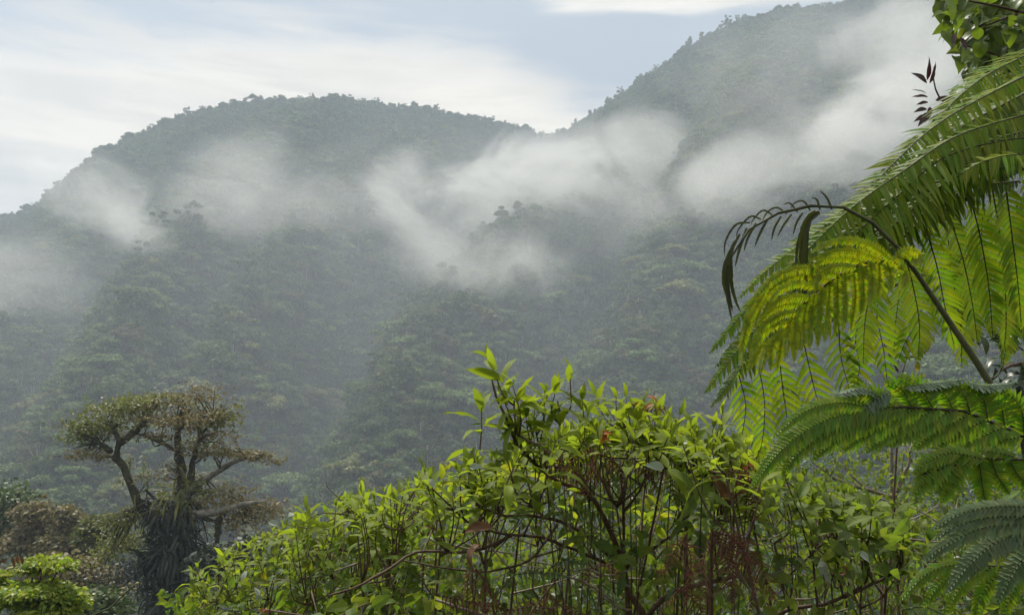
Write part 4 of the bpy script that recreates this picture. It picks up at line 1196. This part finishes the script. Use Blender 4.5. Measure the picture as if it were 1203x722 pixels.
dead_fern('large dead brown fern arching over the bottom of the thicket', (820, 790, 2.9), [
    ([(836, 623, 2.85), (862, 632, 2.85), (885, 655, 2.85), (900, 680, 2.85), (912, 708, 2.85)], .075), ([(836, 625, 2.85), (852, 650, 2.85), (858, 680, 2.85), (860, 710, 2.85)], .065),
    ([(836, 624, 2.85), (828, 650, 2.85), (826, 680, 2.85), (832, 708, 2.85)], .065), ([(836, 626, 2.85), (872, 650, 2.85), (884, 690, 2.85), (880, 720, 2.85)], .065), ([(806, 628, 2.9), (790, 650, 2.9), (780, 672, 2.9), (768, 668, 2.9)], .045),
    ([(804, 630, 2.9), (812, 660, 2.9), (806, 695, 2.9)], .055), ([(800, 690, 2.9), (822, 712, 2.9), (830, 735, 2.9)], .06), ([(800, 690, 2.9), (780, 712, 2.9), (775, 735, 2.9)], .06)], M_fern_dead, .06, DG, .011, .006)
dead_fern('drooping dead fern left of the main stem', (700, 790, 3.0), [
    ([(706, 662, 2.95), (692, 668, 2.95), (684, 690, 2.95)], .03), ([(706, 662, 2.95), (722, 668, 2.95), (730, 680, 2.95)], .03), ([(640, 690, 2.95), (660, 712, 2.95), (690, 724, 2.95)], .06), ([(650, 715, 2.95), (620, 712, 2.95), (590, 722, 2.95)], .06)], M_fern_dead, .05, DG, .012)
dead_fern('ragged dead fern at the bottom under the crossing twigs', (550, 790, 3.2), [
    ([(555, 665, 3.1), (545, 690, 3.1), (530, 716, 3.1)], .07), ([(560, 668, 3.1), (575, 690, 3.1), (590, 712, 3.1)], .065), ([(550, 675, 3.1), (556, 700, 3.1), (560, 724, 3.1)], .065), ([(520, 700, 3.1), (550, 706, 3.1), (600, 716, 3.1)], .06)], M_fern_dead, .06, DG, .012)
GG = 'small grey-green ferns in the thicket'
FK = dict(spacing=.016, wp=.013, name='small_fern')
dead_fern('small fern frond held level above the ragged dead fern', (640, 790, 3.2), [([(604, 674, 3.05), (635, 672, 3.05), (668, 677, 3.05)], .03), ([(668, 655, 3.2), (650, 664, 3.2), (640, 676, 3.2)], .035)], M_fern_grey, .04, GG, **FK)
dead_fern('small hanging fern frond at the bottom beside the main stem', (700, 800, 3.1), [([(690, 690, 3.0), (698, 706, 3.0), (702, 735, 3.0)], .05), ([(705, 685, 3.05), (722, 700, 3.05), (728, 730, 3.05)], .045), ([(660, 655, 3.15), (680, 662, 3.15), (700, 658, 3.15)], .04)], M_fern_grey, .04, GG, **FK)
dead_fern('fern frond seen through the stems below the orange leaves', (690, 800, 3.6), [([(650, 605, 3.5), (680, 598, 3.5), (712, 606, 3.5)], .05), ([(690, 625, 3.5), (712, 640, 3.5), (728, 660, 3.5)], .05)], M_fern_grey, .045, GG, **FK)
dead_fern('small fern leaning at the bottom right among twigs', (1080, 800, 2.6), [([(1060, 716, 2.5), (1085, 712, 2.5), (1110, 722, 2.5)], .04), ([(1075, 722, 2.5), (1095, 730, 2.5), (1120, 745, 2.5)], .04)], M_fern_grey, .04, GG, **FK)

# ------------------------------------------------------------------ broad-leaved tree leaning in at the top right
tb = P(1420, 500, 5.2)
tr_root = np.array([tb[0], tb[1], ground_at(tb[0], tb[1])])
BT = thing('broadleaf_tree', 'tree with broad overlapping leaves leaning in at the top right corner', 'tree', tr_root)
trk = [tr_root + [0, 0, -.2], P(1420, 400, 5.2), P(1390, 150, 5.2), P(1330, -60, 5.1)]
tube_part('trunk', trk, .16, .08, M_stem_pale, BT, BT, 10, 16)
BR = [[(1400, 200, 5.2), (1290, 120, 5.1), (1203, 78, 5.0), (1165, 62, 5.0), (1128, 52, 4.95)], [(1390, 150, 5.2), (1290, 60, 5.1), (1200, 15, 5.0), (1130, 0, 5.0), (1108, -12, 5.0)],
      [(1290, 120, 5.1), (1220, 118, 5.0), (1160, 112, 4.95), (1118, 128, 4.9), (1100, 140, 4.9)], [(1118, 128, 4.9), (1102, 112, 4.9), (1096, 88, 4.9)], [(1200, 15, 5.0), (1160, 30, 5.0), (1130, 50, 5.0)]]
for b_ in BR: tube_part('branch', PL(b_), .022 if len(b_) > 3 else .007, .004, M_stem, BT, BT, 6, 12)
edge_y = [-30, 0, 20, 40, 60, 90, 110, 130, 150, 175, 200]
edge_x = [1082, 1092, 1108, 1104, 1112, 1126, 1106, 1102, 1108, 1142, 1184]
for k in range(285):
    py = RN.uniform(-28, 165); ex = float(np.interp(py, edge_y, edge_x))
    px = ex + (1245 - ex) * RN.random() ** .8 + RN.uniform(0, 10)
    d = unit(np.array([RN.uniform(-1, .5), RN.uniform(-.6, .3), RN.uniform(-1.1, .1)]))
    put_leaf(BT, tr_root, LV_TREE, P(px, py, RN.uniform(4.7, 5.5)), d, np.array([-.1, -.6, .75]) + rvec(.3), RN.uniform(.10, .175))
def back_leaves():
    rng = np.random.default_rng(4); n = 1500
    py = rng.uniform(-60, 190, n); ex = np.interp(py, edge_y, edge_x) + 14
    px = ex + (1300 - ex) * rng.random(n)
    p = np.stack([P(px[i], py[i], rng.uniform(5.3, 6.6)) for i in range(n)])
    v, f, uv = leaf_tmpl(.6, .6, .3, .7, nv=4)
    x, y, z = leaf_axes(rng, np.tile([-.1, -.5, .8], (n, 1)), .5, .4)
    part('foliage', scatter_mesh('foliage', v, f, uv, p, x, y, z, rng.uniform(.10, .18, n), M_leaf_tree), None, BT, BT, kind='stuff')
back_leaves()
for k, (px, py, dx, dz) in enumerate([(1096, 96, -.05, 1), (1099, 100, .15, 1), (1096, 100, -.8, .5), (1095, 112, -1, .05), (1097, 116, -1, -.2), (1097, 122, -1, -.4), (1096, 130, -.9, -.25), (1100, 134, -.7, -.7), (1104, 138, -.3, -1), (1108, 130, .7, .2), (1106, 120, .8, .1), (1100, 128, -.4, -.8), (1110, 140, .2, -.9), (1096, 138, -.9, -.4), (1128, 42, -.3, -.9), (1135, 46, .1, -1)]):
    put_leaf(BT, tr_root, LV_RED, P(px - 7, py - 2, 4.8), np.array([dx, -.2, dz]), np.array([.1, -.9, .4]) + rvec(.2), RN.uniform(.095, .14))

# dark-leaved branch at the right edge
tb = P(1400, 640, 3.6); dr = np.array([tb[0], tb[1], ground_at(tb[0], tb[1])])
DB = thing('dark_leaved_shrub', 'shrub with dark silhouetted leaves behind the fern at the right edge', 'shrub', dr)
for b_ in ([(1400, 640, 3.6), (1290, 480, 3.6), (1215, 420, 3.55), (1180, 395, 3.5), (1165, 385, 3.5)], [(1215, 420, 3.55), (1200, 380, 3.5), (1215, 350, 3.5)], [(1215, 425, 3.55), (1185, 430, 3.5), (1165, 445, 3.5)]):
    tube_part('branch', ([dr] if b_[0][0] > 1350 else []) + list(PL(b_)), .012, .003, M_stem, DB, DB, 6, 12)
for k in range(70):
    py = RN.choice([RN.uniform(368, 405), RN.uniform(418, 452)])
    px = RN.uniform(1142 + abs(py - 388) * .5, 1232)
    put_leaf(DB, dr, LV_DARK, P(px, py, 3.5 + RN.uniform(-.1, .15)), np.array([RN.uniform(-1, .7), RN.uniform(-.3, .3), RN.uniform(-1, .1)]), np.array([0, -.3, 1]) + rvec(.3), RN.uniform(.06, .11))

# reddish sapling with a few yellow leaves between the ferns
tb = P(1052, 640, 3.8); sr = np.array([tb[0], tb[1], ground_at(tb[0], tb[1])])
SP = thing('sapling', 'thin reddish sapling with a few yellowing leaves between the ferns', 'sapling', sr)
for b_ in ([(1052, 640, 3.8), (1054, 500, 3.8), (1055, 436, 3.8), (1062, 415, 3.8), (1072, 398, 3.8)], [(1055, 436, 3.8), (1046, 420, 3.8), (1038, 402, 3.8)], [(1060, 420, 3.8), (1080, 418, 3.8), (1092, 408, 3.8)], [(1046, 420, 3.8), (1050, 405, 3.8)]):
    tube_part('branch', ([sr] if b_[0][1] > 600 else []) + list(PL(b_)), .011 if b_[0][1] > 600 else .005, .003, M_stem, SP, SP, 6, 12)
for px, py in ((1066, 422), (1072, 410), (1085, 412), (1078, 425), (1085, 438), (1062, 405), (1095, 398), (1040, 405)):
    put_leaf(SP, sr, RN.choice([LV_YEL, LV_GREEN]), P(px, py, 3.78), np.array([RN.uniform(-1, 1), -.2, RN.uniform(-1, .1)]), np.array([0, -.6, .7]), RN.uniform(.05, .09))
# pale bare-branched little tree behind the lobed frond
tb = P(1048, 700, 7.0); sr = np.array([tb[0], tb[1], ground_at(tb[0], tb[1])])
SP = thing('slender_tree', 'slender pale trunk with bare forking branches behind the lobed frond', 'tree', sr)
for b_, r0 in (([(1048, 700, 7.0), (1048, 618, 7.0), (1048, 560, 7.0), (1047, 500, 7.0)], .035), ([(1048, 590, 7.0), (1056, 570, 7.0), (1067, 545, 7.0), (1072, 520, 7.0)], .02), ([(1048, 584, 6.95), (1021, 576, 6.9), (984, 563, 6.8), (953, 541, 6.8)], .02), ([(1021, 576, 6.9), (1002, 560, 6.9), (990, 545, 6.9)], .012),
                ([(1050, 585, 7.0), (1058, 560, 7.0), (1062, 530, 7.0)], .012), ([(1040, 580, 7.0), (1015, 588, 6.9), (990, 582, 6.9)], .012), ([(1044, 590, 7.0), (1028, 596, 6.9), (1000, 586, 6.9)], .010)):
    tube_part('branch', ([sr] if r0 > .03 else []) + list(PL(b_)), r0, r0 * .4, M_stem_pale, SP, SP, 6, 12)

# ------------------------------------------------------------------ trees of the middle distance on the left
def cluster(name, parent, root, lobes, d, n, size, mat, mats2=None, droop=.3, rng=None, spread=.12, **props):
    rng = rng or np.random.default_rng(RN.randint(0, 10 ** 6))
    k = d / FPX
    L = []
    for (px, py, rx, ry) in lobes:
        c = P(px, py, d + RN.uniform(-.5, .5) * rx * k)
        L.append((c, (rx * k, rx * k, ry * k)))
    p, nr = crown_points(rng, L, n, .15)
    p = p + rng.normal(scale=spread, size=p.shape) * np.array(L[0][1])
    x, y, z = leaf_axes(rng, nr * .6 + np.array([0, 0, .5]), droop, .6)
    me = scatter_mesh(name, LEAFQ_V, LEAFQ_F, LEAFQ_UV, p, x, y, z, (size * rng.uniform(.6, 1.4, n))[:, None] * np.array([.62, 1.1, 1.0]), mat)
    return part(name, me, None, parent, root, **props)

def bark_limb(pts, r0, r1, mat, parent, root, n=16):
    mb = MB(); p = spline(PL(pts), n); rr = np.linspace(r0, r1, n)
    p[1:-1] += np.array([rvec(.14) for _ in range(n - 2)]) * rr[1:-1, None]
    mb.tube(p, rr * np.array([RN.uniform(.8, 1.25) for _ in range(n)]), 8)
    return part('limb', mb, mat, parent, root)

M_moss = bark_mat('mossy_bark', (0.030, 0.026, 0.017), (0.085, 0.080, 0.045), 2.2, .95, .8)
M_palebark = bark_mat('lichen_bark', (0.10, 0.09, 0.07), (0.36, 0.34, 0.30), 2.0, .9, .5)
M_em_green = leaf_mat('epiphyte_tree_green', (0.185, 0.195, 0.045), (0.115, 0.130, 0.038), .35, .3, None, .5, .35, hue=.03)
M_em_brown = leaf_mat('epiphyte_tree_brown', (0.215, 0.180, 0.085), (0.150, 0.145, 0.062), .35, .3, (1.2, 1.1, .7), .55, .3, hue=.03)
M_em_strap = leaf_mat('hanging_epiphyte', (0.036, 0.048, 0.034), (0.022, 0.030, 0.022), .4, .2, None, .5, .4)
D = 46.0
tb = P(192, 700, D); er = np.array([tb[0], tb[1], ground_at(tb[0], tb[1])])
ET = thing('epiphyte_tree', 'gnarled tree with flat open crown and trunk wrapped in hanging plants', 'tree', er)
mb = MB()
trp = spline([er + [0, 0, -1]] + list(PL([(196, 722, D), (194, 680, D), (200, 640, D), (208, 608, D), (216, 588, D)])), 18)
mb.tube(trp, np.linspace(.85, .5, 18) * np.array([RN.uniform(.85, 1.15) for _ in range(18)]), 10)
part('trunk', mb, M_moss, ET, ET)
bark_limb([(202, 640, D), (178, 610, D), (163, 592, D - .5), (155, 572, D - .5), (146, 550, D - .5), (136, 535, D - .5), (140, 518, D - .5), (132, 500, D)], .36, .12, M_moss, ET, ET)
bark_limb([(140, 520, D - .5), (155, 510, D), (170, 495, D), (178, 480, D)], .25, .08, M_moss, ET, ET)
bark_limb([(130, 530, D - .5), (118, 520, D), (105, 512, D)], .18, .06, M_moss, ET, ET)
bark_limb([(215, 592, D), (224, 572, D), (240, 562, D), (258, 552, D), (280, 540, D), (302, 534, D)], .30, .07, M_palebark, ET, ET)
bark_limb([(214, 590, D), (214, 560, D + .5), (209, 530, D + .5), (210, 505, D + .5), (222, 480, D + .5)], .35, .08, M_moss, ET, ET)
bark_limb([(222, 575, D), (226, 545, D), (234, 515, D), (250, 495, D)], .22, .06, M_moss, ET, ET)
bark_limb([(212, 606, D), (235, 604, D - 1), (258, 600, D - 1), (285, 592, D - 1), (312, 588, D - 1)], .30, .07, M_palebark, ET, ET)
bark_limb([(255, 640, D - 1), (256, 615, D - 1), (262, 602, D - 1)], .12, .2, M_moss, ET, ET)
bark_limb([(209, 530, D), (190, 520, D), (170, 512, D), (158, 508, D)], .12, .05, M_moss, ET, ET)
TWG = []
def ecl(lobes, n, size, mat): cluster('leaf_cluster', ET, ET, lobes, D, n, size, mat, spread=.48, kind='stuff')
for lobes, n, m_ in [
    ([(108, 498, 22, 13), (118, 512, 18, 13), (100, 516, 13, 11)], 1500, M_em_green), ([(140, 488, 26, 11), (150, 478, 20, 10), (128, 498, 18, 9)], 1500, M_em_green), ([(170, 468, 22, 8), (182, 464, 14, 5), (160, 474, 14, 8)], 900, M_em_green),
    ([(112, 535, 20, 10), (98, 530, 10, 10)], 500, M_em_brown), ([(222, 466, 26, 9), (240, 462, 16, 6), (205, 474, 18, 8)], 1100, M_em_brown), ([(200, 495, 26, 10), (182, 490, 18, 9), (216, 488, 16, 9)], 1000, M_em_brown),
    ([(235, 490, 22, 12), (225, 500, 16, 10)], 900, M_em_brown), ([(262, 488, 10, 12), (270, 480, 7, 10), (252, 500, 10, 10)], 600, M_em_green), ([(240, 520, 24, 8), (225, 530, 16, 8), (258, 515, 16, 7)], 900, M_em_brown),
    ([(272, 528, 22, 7), (292, 532, 16, 5), (256, 535, 14, 7)], 800, M_em_brown), ([(250, 582, 20, 9), (268, 578, 18, 8), (238, 590, 12, 7)], 800, M_em_brown), ([(285, 595, 22, 9), (302, 600, 18, 8), (268, 605, 18, 10)], 900, M_em_brown),
    ([(290, 615, 24, 10), (265, 622, 20, 12)], 700, M_em_brown), ([(306, 536, 14, 5), (296, 530, 16, 5)], 500, M_em_brown), ([(312, 598, 16, 8), (318, 608, 12, 7)], 500, M_em_brown), ([(95, 505, 10, 12), (92, 520, 8, 8)], 450, M_em_green), ([(190, 515, 20, 5), (172, 508, 14, 6)], 300, M_em_brown), ([(186, 556, 22, 7), (200, 545, 12, 8)], 260, M_em_brown),
    ([(142, 612, 20, 10), (160, 604, 12, 8), (130, 622, 12, 8)], 900, M_em_green), ([(150, 640, 26, 14), (128, 656, 18, 12)], 1200, M_em_green), ([(165, 675, 28, 20), (140, 690, 22, 16)], 1300, M_em_strap), ([(225, 570, 10, 16), (210, 580, 9, 14)], 400, M_em_green),
    ([(240, 650, 16, 18), (255, 680, 20, 20)], 700, M_em_strap)]:
    ecl([(a + RN.uniform(-5, 5), b + RN.uniform(-5, 5), c * RN.uniform(.95, 1.3), e * RN.uniform(.6, 1.1)) for a, b, c, e in lobes] + [(lobes[0][0] + RN.uniform(-26, 26), lobes[0][1] + RN.uniform(-12, 10), 9, 6)], int(n * .72), .155, m_)
    for a, b, c, e in lobes:
        for _ in range(4): TWG.append((a + RN.uniform(-.8, .8) * c, b + RN.uniform(-.7, .9) * e))
mb = MB()
LIMB_PX = np.array([(146, 550), (136, 535), (132, 500), (170, 495), (178, 480), (118, 520), (240, 562), (258, 552), (290, 537), (214, 560), (209, 530), (210, 505), (226, 545), (234, 515), (250, 495), (235, 604), (285, 592), (160, 595), (200, 640), (190, 520)], float)
for (a, b) in TWG:
    k_ = np.argmin(np.hypot(LIMB_PX[:, 0] - a, LIMB_PX[:, 1] - b - 6)); q_ = LIMB_PX[k_]
    e_ = P(a, b, D + RN.uniform(-1, 1)); o_ = P(q_[0], q_[1], D)
    mb.tube(spline([o_, (o_ + e_) / 2 + rvec(.18), e_], 6), np.linspace(.06, .018, 6), 4, cap=False)
part('twigs', mb, M_moss, ET, ET, kind='stuff')
strap_t = strap_mb([(0, 0, 0), (0, .35, .08), (0, .75, -.1), (0, 1, -.4)], .10, 5, 0, facing=(0, 0, 1))
def hang(n, cx, cy, rx, ry, ln, mat):
    rng = np.random.default_rng(n)
    vs = np.vstack(strap_t.v); k = D / FPX
    a = rng.uniform(0, 6.28, n)
    py = cy + ry * rng.uniform(-1, 1, n)
    px = cx + rx * np.cos(a)
    dd = D + rx * k * np.sin(a)
    p = np.stack([P(px[i], py[i], dd[i]) for i in range(n)])
    out = np.stack([np.cos(a), np.sin(a), np.zeros(n)], 1)
    y = unit(out * rng.uniform(.2, 1.3, n)[:, None] + np.array([0, 0, -1]) * rng.uniform(-.4, 1.3, n)[:, None] + rng.normal(scale=.4, size=(n, 3)))
    p = p + out * (vnoise(a * 2.2, py / 9.0) - .4)[:, None] * rx * k * 1.1
    x = unit(np.cross(y, np.array([0, 0, 1.0]) + out)); z = np.cross(x, y)
    me = scatter_mesh('hanging_plants', vs, [f[::1] for f in strap_t.f], np.vstack(strap_t.uv), p, x, y, z, ln * rng.uniform(.5, 1.3, n), mat)
    part('hanging_plants', me, None, ET, ET, kind='stuff')
hang(620, 204, 628, 17, 40, 1.2, M_em_strap)
hang(620, 203, 690, 20, 45, 1.3, M_em_strap)
hang(120, 212, 590, 14, 18, 1.3, M_em_green)
hang(60, 158, 575, 9, 40, .7, M_em_green)

def mid_tree(label, lobes, d, n, size, mat, name='tree', cat='tree', grp=None, bark=M_moss, tr=.2):
    cx = np.mean([l[0] for l in lobes]); cyy = np.mean([l[1] for l in lobes])
    b = P(cx, cyy + 60, d); root = np.array([b[0], b[1], ground_at(b[0], b[1])])
    T_ = thing(name, label, cat, root, grp)
    c0 = P(cx, cyy, d)
    tube_part('trunk', [root + [0, 0, -.5], (root + c0) / 2 + rvec(.2), c0], tr, tr * .5, bark, T_, T_, 7, 10)
    for l in lobes:
        e = P(l[0], l[1], d)
        s_ = root + (c0 - root) * RN.uniform(.55, .9)
        tube_part('limb', [s_, (s_ + e) / 2 + np.array([0, 0, -.1 * tr]), e], tr * .4, tr * .12, bark, T_, T_, 5, 8)
    cluster('crown', T_, T_, lobes, d, n, size, mat, spread=.24)
    return T_
M_mt_brown = leaf_mat('brownish_crown', (0.185, 0.158, 0.075), (0.135, 0.125, 0.060), .3, .3, (1.2, 1.1, .7), .6, .3)
M_mt_olive = leaf_mat('olive_crown', (0.115, 0.125, 0.045), (0.075, 0.088, 0.034), .3, .3, None, .55, .3)
M_mt_green = leaf_mat('green_crown', (0.090, 0.125, 0.040), (0.060, 0.09, 0.032), .3, .3, None, .55, .3)
M_mt_lime = leaf_mat('lime_crown', (0.270, 0.330, 0.040), (0.190, 0.255, 0.036), .22, .45, (1.5, 1.5, .4), .45, .4)
mg = 'trees on the near slope at lower left'
mid_tree('dull green tree cut by the left edge above the brown ones', [(-20, 595, 40, 26), (8, 588, 28, 16), (12, 615, 34, 22), (-5, 640, 40, 22)], 72, 3200, .42, M_mt_green, 'slope_tree', grp=mg)
mid_tree('brownish tree on the near slope at far lower left', [(38, 602, 22, 14), (50, 622, 30, 18), (28, 640, 30, 18), (62, 642, 26, 14)], 66, 3000, .36, M_mt_brown, 'slope_tree', grp=mg)
mid_tree('brown and olive tree between the left edge and the gnarled tree', [(78, 605, 16, 10), (92, 622, 28, 14), (75, 640, 30, 16), (105, 650, 26, 18)], 64, 2800, .36, M_mt_brown, 'slope_tree', grp=mg)
mid_tree('olive tree just left of the gnarled tree', [(120, 615, 22, 10), (112, 632, 24, 14), (138, 640, 18, 14)], 60, 1900, .36, M_mt_olive, 'slope_tree', grp=mg)
mid_tree('dark brown bush below the brownish trees', [(95, 678, 34, 18), (60, 668, 26, 16), (118, 690, 20, 16)], 52, 2600, .32, M_mt_brown, 'slope_tree', grp=mg)
mid_tree('small round treetop poking out against the misty forest', [(76, 597, 7, 6), (70, 604, 6, 5)], 78, 350, .34, M_mt_olive, 'slope_tree', grp=mg)
mid_tree('green bush at the foot of the gnarled tree', [(108, 705, 26, 13), (90, 715, 26, 13), (130, 715, 22, 14)], 34, 2200, .22, M_mt_green, 'slope_bush', 'bush', mg, tr=.08)
mid_tree('dark bush right of the gnarled tree trunk', [(245, 665, 24, 20), (270, 655, 22, 16), (300, 650, 24, 18), (330, 655, 24, 20)], 40, 2600, .26, M_em_strap, 'slope_bush', 'bush', mg, tr=.1)
mid_tree('pale green tree below the forest edge behind the thicket', [(320, 640, 26, 14), (350, 632, 22, 12), (375, 645, 24, 14)], 58, 1800, .34, M_mt_olive, 'slope_tree', grp=mg)
mid_tree('lime green feathery small tree at the lower left corner', [(52, 660, 20, 6), (38, 668, 14, 6), (72, 664, 16, 5), (40, 694, 36, 9), (70, 700, 26, 10), (20, 706, 24, 10), (60, 715, 36, 12), (-5, 690, 14, 10), (2, 676, 8, 5)], 12.5, 9000, .075, M_mt_lime, 'feathery_tree', 'small tree', None, M_stem, .05)

# withered brown leaves by the left edge, and a budding stalk
b0 = P(-20, 760, 8); wr = np.array([b0[0], b0[1], ground_at(b0[0], b0[1])])
WP = thing('withered_plant', 'withered plant with drooping pale brown leaves at the left edge', 'plant', wr)
tube_part('stem', [wr, P(-15, 690, 8), P(0, 662, 8), P(16, 652, 8)], .012, .004, M_stem, WP, WP, 5, 10)
for px, py, dx in ((4, 658, -.5), (9, 655, -.3), (14, 653, .3), (18, 653, .6), (22, 654, 1.0), (-2, 662, -.6)):
    put_leaf(WP, wr, LV_BROWN, P(px, py, 8), np.array([dx, -.2, -.55]), np.array([0, -.5, .8]), .13)
b0 = P(90, 800, 3.4); wr = np.array([b0[0], b0[1], ground_at(b0[0], b0[1])])
FS = thing('budding_stalk', 'thin green stalk with small pale buds below the gnarled tree', 'plant', wr)
tube_part('stem', [wr, P(100, 752, 3.4), P(126, 718, 3.4), P(146, 698, 3.4), P(156, 688, 3.4)], .007, .0035, M_stem_green, FS, FS, 6, 14)
M_bud = bark_mat('pale_bud', (0.34, 0.28, 0.16), (0.22, 0.22, 0.10), 120, .6, .2)
for (x0, y0), (x1, y1) in (((150, 694), (143, 690)), ((153, 691), (152, 684)), ((156, 688), (163, 684)), ((148, 696), (141, 697)), ((155, 690), (160, 692))):
    mb = MB(); a_, b_ = P(x0, y0, 3.4), P(x1, y1, 3.39)
    mb.tube(np.array([a_ + (b_ - a_) * t for t in (0, .35, .6, .8, 1)]), [.0015, .002, .006, .0075, .002], 7)
    part('bud', mb, M_bud, FS, FS)

#@@ENDFG

# ------------------------------------------------------------------ air: haze round everything, drifting mist on the slopes
def box_mesh(name, lo, hi, mat):
    v = [(x, y, z) for z in (lo[2], hi[2]) for y in (lo[1], hi[1]) for x in (lo[0], hi[0])]
    f = [(0, 2, 3, 1), (4, 5, 7, 6), (0, 1, 5, 4), (2, 6, 7, 3), (0, 4, 6, 2), (1, 3, 7, 5)]
    return mesh_from(name, v, f, mat, smooth=False)
hz = bpy.data.materials.new('haze_air')
s = NT(hz)
pv = s.add('ShaderNodeVolumePrincipled')
pv.inputs['Color'].default_value = (0.72, 0.84, 1.0, 1)
pv.inputs['Density'].default_value = 0.00052
pv.inputs['Anisotropy'].default_value = 0.0
so = s.add('ShaderNodeOutputMaterial'); s.l.new(pv.outputs[0], so.inputs['Volume'])
link('haze', box_mesh('haze', (-1060, -1060, -90), (1060, 1060, 580), hz), kind='stuff')

def mist_mat(name, dens, scale=0.020, lo=0.475, hi=0.665, seed=0.0, roll=0):
    m = bpy.data.materials.new(name)
    s = NT(m)
    tc = s.add('ShaderNodeTexCoord')
    ln = s.add('ShaderNodeVectorMath', operation='LENGTH'); s.l.new(tc.outputs['Object'], ln.inputs[0])
    fall = s.smooth(ln.outputs['Value'], 0.3, 1.0, 1.0, 0.0)
    geo = s.add('ShaderNodeNewGeometry')
    mp = s.mapping(geo.outputs['Position'], loc=(seed, seed * 1.7, seed * .4), rot=(0, R(roll), 0), scale=(0.85, 0.9, 1.15))
    n = s.noise(mp, scale, 9, 0.70, 1.2)
    q = s.smooth(s.math('ADD', n, s.math('MULTIPLY', s.math('SUBTRACT', fall, 0.5), 0.22)), lo, hi)
    d = s.math('MULTIPLY', s.math('MULTIPLY', q, fall), dens)
    pv = s.add('ShaderNodeVolumePrincipled')
    pv.inputs['Color'].default_value = (0.97, 0.98, 0.98, 1)
    pv.inputs['Anisotropy'].default_value = 0.2
    s.l.new(d, pv.inputs['Density'])
    o = s.add('ShaderNodeOutputMaterial'); s.l.new(pv.outputs[0], o.inputs['Volume'])
    m.cycles.volume_step_rate = 0.3
    return m

def ball_mesh(name, mat):
    th = np.linspace(0, math.pi, 9)[1:-1]; ph = np.linspace(0, 2 * math.pi, 16, endpoint=False)
    v = [(0, 0, 1)] + [(math.sin(t) * math.cos(q), math.sin(t) * math.sin(q), math.cos(t)) for t in th for q in ph] + [(0, 0, -1)]
    f = [(0, 1 + k, 1 + (k + 1) % 16) for k in range(16)]
    for i in range(6):
        f += [(1 + i * 16 + k, 1 + i * 16 + 16 + k, 1 + i * 16 + 16 + (k + 1) % 16, 1 + i * 16 + (k + 1) % 16) for k in range(16)]
    e = len(v) - 1
    f += [(e, 1 + 96 + (k + 1) % 16, 1 + 96 + k) for k in range(16)]
    return mesh_from(name, v, f, mat)

# px, py, distance, half sizes in photo pixels (right, up), half depth m, roll, density
def depth_at(px, py):
    """depth of the mountainside along the sight line through a photo pixel"""
    d = np.linspace(190, 1000, 500)
    dr = FWD + RGT * ((px - 601.5) / FPX) + UPV * ((361 - py) / FPX)
    q = EYEN + d[:, None] * dr
    b = np.nonzero(q[:, 2] < H(q[:, 0], q[:, 1]) + 5)[0]
    return d[b[0]] if len(b) else 760.0
MIST = [
    (600, 215, 0, 200, 100, 70, 8, .017),
    (560, 300, 0, 190, 90, 60, -20, .012),
    (465, 225, 0, 80, 90, 45, -50, .014),
    (730, 185, 0, 150, 90, 60, 20, .012),
    (850, 215, 0, 230, 90, 60, 22, .015),
    (1020, 160, 0, 180, 120, 60, 40, .020),
    (1090, 90, 0, 130, 130, 60, 50, .015),
    (1040, 30, 0, 150, 50, 45, 25, .010),
    (125, 240, 0, 165, 80, 45, -25, .0135),
    (262, 228, 0, 150, 80, 45, 40, .0090),
    (335, 245, 0, 150, 60, 40, 18, .0075),
    (165, 275, 0, 80, 40, 35, -35, .012),
    (10, 330, 0, 150, 100, 55, 0, .006),
    (640, 240, 0, 700, 170, 75, 4, .0020),
    (930, 110, 0, 380, 170, 80, 20, .0026),
]
for k, (px, py, d, a, b, dep, roll, dens) in enumerate(MIST):
    o = link('mist', ball_mesh('mist', mist_mat('mist_%d' % k, dens * 1.1, seed=k * 13.7, roll=roll * 1.3)), kind='stuff')
    d = min(depth_at(px + q, py + 20) for q in (-40, 0, 40)) - 0.45 * dep
    o.location = P(px, py, d)
    o.scale = (a / FPX * d, dep, b / FPX * d)
    o.rotation_euler = (0, R(-roll), 0)

# thin even vapour lying in the valley before the slope
vm = bpy.data.materials.new('valley_vapour')
s = NT(vm)
tc = s.add('ShaderNodeTexCoord')
ln = s.add('ShaderNodeVectorMath', operation='LENGTH'); s.l.new(tc.outputs['Object'], ln.inputs[0])
pv = s.add('ShaderNodeVolumePrincipled')
pv.inputs['Color'].default_value = (0.86, 0.92, 1.0, 1)
s.l.new(s.smooth(ln.outputs['Value'], 0.35, 1.0, 0.0008, 0.0), pv.inputs['Density'])
so = s.add('ShaderNodeOutputMaterial'); s.l.new(pv.outputs[0], so.inputs['Volume'])
o = link('mist', ball_mesh('mist', vm), kind='stuff')
o.location = (-90, 300, 10); o.scale = (420, 190, 130)
